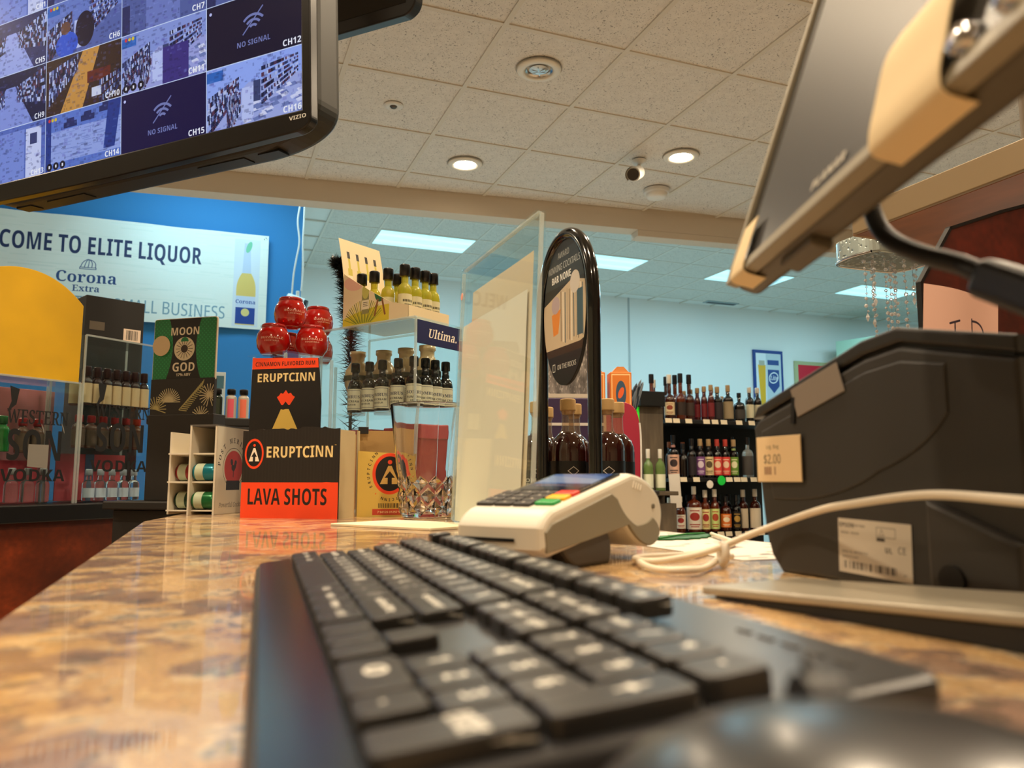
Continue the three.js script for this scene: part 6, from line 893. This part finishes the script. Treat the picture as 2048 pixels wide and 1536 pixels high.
// ---------------------------------------------------------------- displays between the arch stand and the shelving
{
  const t = thing('display_island', 'dark floor-standing island carrying cartons beyond the corked bottles', 'display island', [1.15, FLOOR, -2.33], 0); part('body', slab([[-0.38, 0.26], [0.06, 0.26], [0.29, -0.26], [-0.38, -0.26]], 0, -FLOOR - 0.07), M.dark, t); part('top', slab([[-0.4, 0.28], [0.08, 0.28], [0.31, -0.28], [-0.4, -0.28]], -FLOOR - 0.07, -FLOOR - 0.051), M.dark, t);
  const gr = dataTex(256, (u, v) => { const k = 120 + 120 * (fbm(u, v, 12, 66, 4) - 0.5) + (noise(u, v, 70, 4) > 0.75 ? 50 : 0); return [k, k * 0.95, k * 0.9]; });
  const c = thing('stone_print_card', 'tall grey card with stone print below the oval sign', 'card', [1.0, -0.05, -2.12], -0.3); part('card', box(0.175, 0.52, 0.008), mat(0xffffff, 0.6, { map: gr }), c, [0, 0.26, 0]); part('trim', box(0.175, 0.012, 0.01), mat(0xd9cdb8, 0.6), c, [0, 0.3, 0]);
  const p = thing('purple_carton', 'deep purple carton with white rule behind the corked bottles', 'carton', [0.995, -0.05, -2.07], -0.3); part('box', rb(0.17, 0.285, 0.06, 0.003), mat(0x3c2a52, 0.5), p, [0, 0.1425, 0]); part('rule', box(0.168, 0.008, 0.001), M.white, p, [0, 0.21, 0.0306]); part('edge', box(0.008, 0.285, 0.062), mat(0xd8c2a8, 0.6), p, [0.086, 0.1425, 0]);
  const r = thing('rose_red_board', 'rose red rounded board beside the black arch post', 'board', [1.235, -0.05, -2.25], -0.33), sh = new THREE.Shape(); sh.moveTo(-0.07, 0); sh.lineTo(0.075, 0); sh.lineTo(0.075, 0.23); sh.quadraticCurveTo(0.07, 0.3, 0.02, 0.302); sh.lineTo(-0.07, 0.302); part('board', extrude(sh, 0.02, 0.002, 2), mat(0xb02a44, 0.5), r, [0, 0, -0.02]); part('white_edge', tube([[0.076, 0, 0], [0.077, 0.2, 0], [0.074, 0.235, 0]], 0.003, 20), M.white, r);
  const og = tex(192, 256, (g, w, h) => { g.fillStyle = '#d97a2a'; g.fillRect(0, 0, w, h); g.strokeStyle = '#f6c98a'; g.lineWidth = 8; g.strokeRect(12, 12, w - 24, h - 24); g.fillStyle = '#33506a'; g.beginPath(); g.ellipse(w / 2, h * 0.52, 48, 82, 0, 0, 7); g.fill(); g.fillStyle = '#e2602a'; g.beginPath(); g.ellipse(w / 2, h * 0.5, 22, 40, 0.6, 0, 7); g.fill(); });
  for (const [x, z, l] of [[1.295, -2.53, 'orange patterned carton nearer the arch post'], [1.385, -2.50, 'orange patterned carton nearer the green price card']]) { const o = thing('orange_carton', l, 'carton', [x, -0.05, z], -0.33); part('lower_box', box(0.078, 0.285, 0.07), mat(0x8c2437, 0.5), o, [0, 0.1425, 0]); part('box', rb(0.078, 0.15, 0.07, 0.004), mat(0xd9792a, 0.5), o, [0, 0.36, 0]); part('front_print', new THREE.PlaneGeometry(0.074, 0.145), print(og, 0.5), o, [0, 0.36, 0.0358]); part('gable', extrude(poly([[-0.03, 0], [0.03, 0], [0.012, 0.02], [-0.012, 0.02]]), 0.06, 0), mat(0xd98a45, 0.5), o, [0, 0.435, -0.03]); }
  const b = thing('feather_tuft', 'tuft of dark blue and grey feathers above the green price card', 'feathers', [2.0, -0.05, -3.5]); part('vase', lathe([[0, 0], [0.05, 0], [0.06, 0.1], [0.03, 0.38], [0.035, 0.4]], 20), M.dark, b);
  for (let i = 0; i < 26; i++) { const a = i * 2.4, l = rr(0.1, 0.19), g = new THREE.SphereGeometry(1, 6, 5); g.scale(0.009, l / 2, 0.004); g.translate(0, l / 2, 0); part('feather', g, i % 3 ? mat(0x1c2a38, 0.6) : mat(0x76808a, 0.6), b, [0.02 * Math.cos(a), 0.385, 0.02 * Math.sin(a)], [0.35 * Math.sin(a), a, -0.35 * Math.cos(a)]); }
  const st = thing('feather_stand', 'dark stand under the feather tuft', 'stand', [2.0, FLOOR, -3.5]); part('column', rb(0.16, -FLOOR - 0.07, 0.16, 0.004), M.dark, st, [0, (-FLOOR - 0.07) / 2, 0]); part('top', rb(0.2, 0.02, 0.2, 0.003), M.dark, st, [0, -FLOOR - 0.06, 0]);
}
// ---------------------------------------------------------------- clutter before the blue wall
{
  const t = thing('back_table', 'black table of colourful bottles before the blue wall', 'table', [0.05, FLOOR, -3.25]); part('table_top', rb(0.5, 0.03, 0.3, 0.004), M.dark, t, [0, -FLOOR + 0.215, 0]); for (const [x, z] of [[-0.2, -0.1], [0.2, -0.1], [-0.2, 0.1], [0.2, 0.1]]) part('leg', box(0.03, -FLOOR + 0.2, 0.03), M.dark, t, [x, (-FLOOR + 0.2) / 2, z]); part('skirt', box(0.48, 0.12, 0.01), mat(0x4b4a4a, 0.7), t, [0, -FLOOR + 0.14, 0.14]);
  const s = { h: 0.115, r: 0.02, n: 0.011, s: 0.7, k: 0.8, cap: [0.016, 0.02, 0.82], lab: [0.05, 0.66], wrap: 0.6 };
  [[-0.01, 0x1c3a1c, 0x16180f, 'squat dark green bottle on the black table'], [0.035, 0x15241a, 0x202a16, 'dark bottle with olive label on the black table'], [0.085, 0xb9b4aa, 0xe05a6a, 'silver bottle with pink board-shaped label on the black table'], [0.13, 0xc0b8a8, 0xf0785a, 'silver bottle with coral board-shaped label on the black table']].forEach(([x, c, l, n]) => bottle('novelty_bottle', n, 'bottle', [x, 0.23, -3.18], s, { body: phys(c, 0.2, { clearcoat: 0.6 }), cap: M.black, label: mat(l, 0.5) }, undefined, -0.1));
  const f = thing('small_frame', 'small pale blue framed notice on the black table', 'frame', [0.045, 0.23, -3.34], -0.1); part('frame', rb(0.04, 0.2, 0.008, 0.002), mat(0xb9cad0, 0.4), f, [0, 0.1, 0]); part('insert', box(0.028, 0.05, 0.001), mat(0x3c6a7c, 0.6), f, [0, 0.16, 0.005]);
}
// ---------------------------------------------------------------- flat things on the counter's customer side
{
  const g = tex(512, 256, (c, w, h) => { c.fillStyle = '#d9d2c4'; c.fillRect(0, 0, w, h); for (let i = 0; i < 60; i++) { c.fillStyle = ['#7d8288', '#a86a5c', '#9aa4aa', '#5d5a58'][i % 4]; c.fillRect(rnd() * w, rnd() * h, rr(20, 90), 4); } });
  const t = thing('printed_flyer', 'printed paper flyer on the customer edge of the counter', 'flyer', [0.515, CT + 0.0006, -0.76]); const p = new THREE.PlaneGeometry(0.15, 0.36); p.rotateX(-Math.PI / 2); part('sheet', p, print(g, 0.6), t);
  const l = thing('green_leaf_cutout', 'dark green paper leaf lying on the printed flyer', 'leaf', [0.545, CT + 0.0012, -0.83], 0.5), s = new THREE.Shape(); s.moveTo(-0.06, 0); for (let i = 1; i <= 12; i++) s.lineTo(-0.06 + i * 0.01, 0.022 * Math.sin(i / 12 * Math.PI) + (i % 2 ? 0.006 : 0)); for (let i = 11; i > 0; i--) s.lineTo(-0.06 + i * 0.01, -0.022 * Math.sin(i / 12 * Math.PI) - (i % 2 ? 0.006 : 0)); s.closePath();
  part('leaf', extrude(s, 0.0015, 0).rotateX(-Math.PI / 2), mat(0x0f5a22, 0.5), l); part('stem', tube([[-0.06, 0.002, 0], [0, 0.0035, 0], [0.055, 0.002, 0]], 0.0012, 12), mat(0x2b7a35, 0.6), l);
}
shade(scene);
renderer.render(scene, camera);
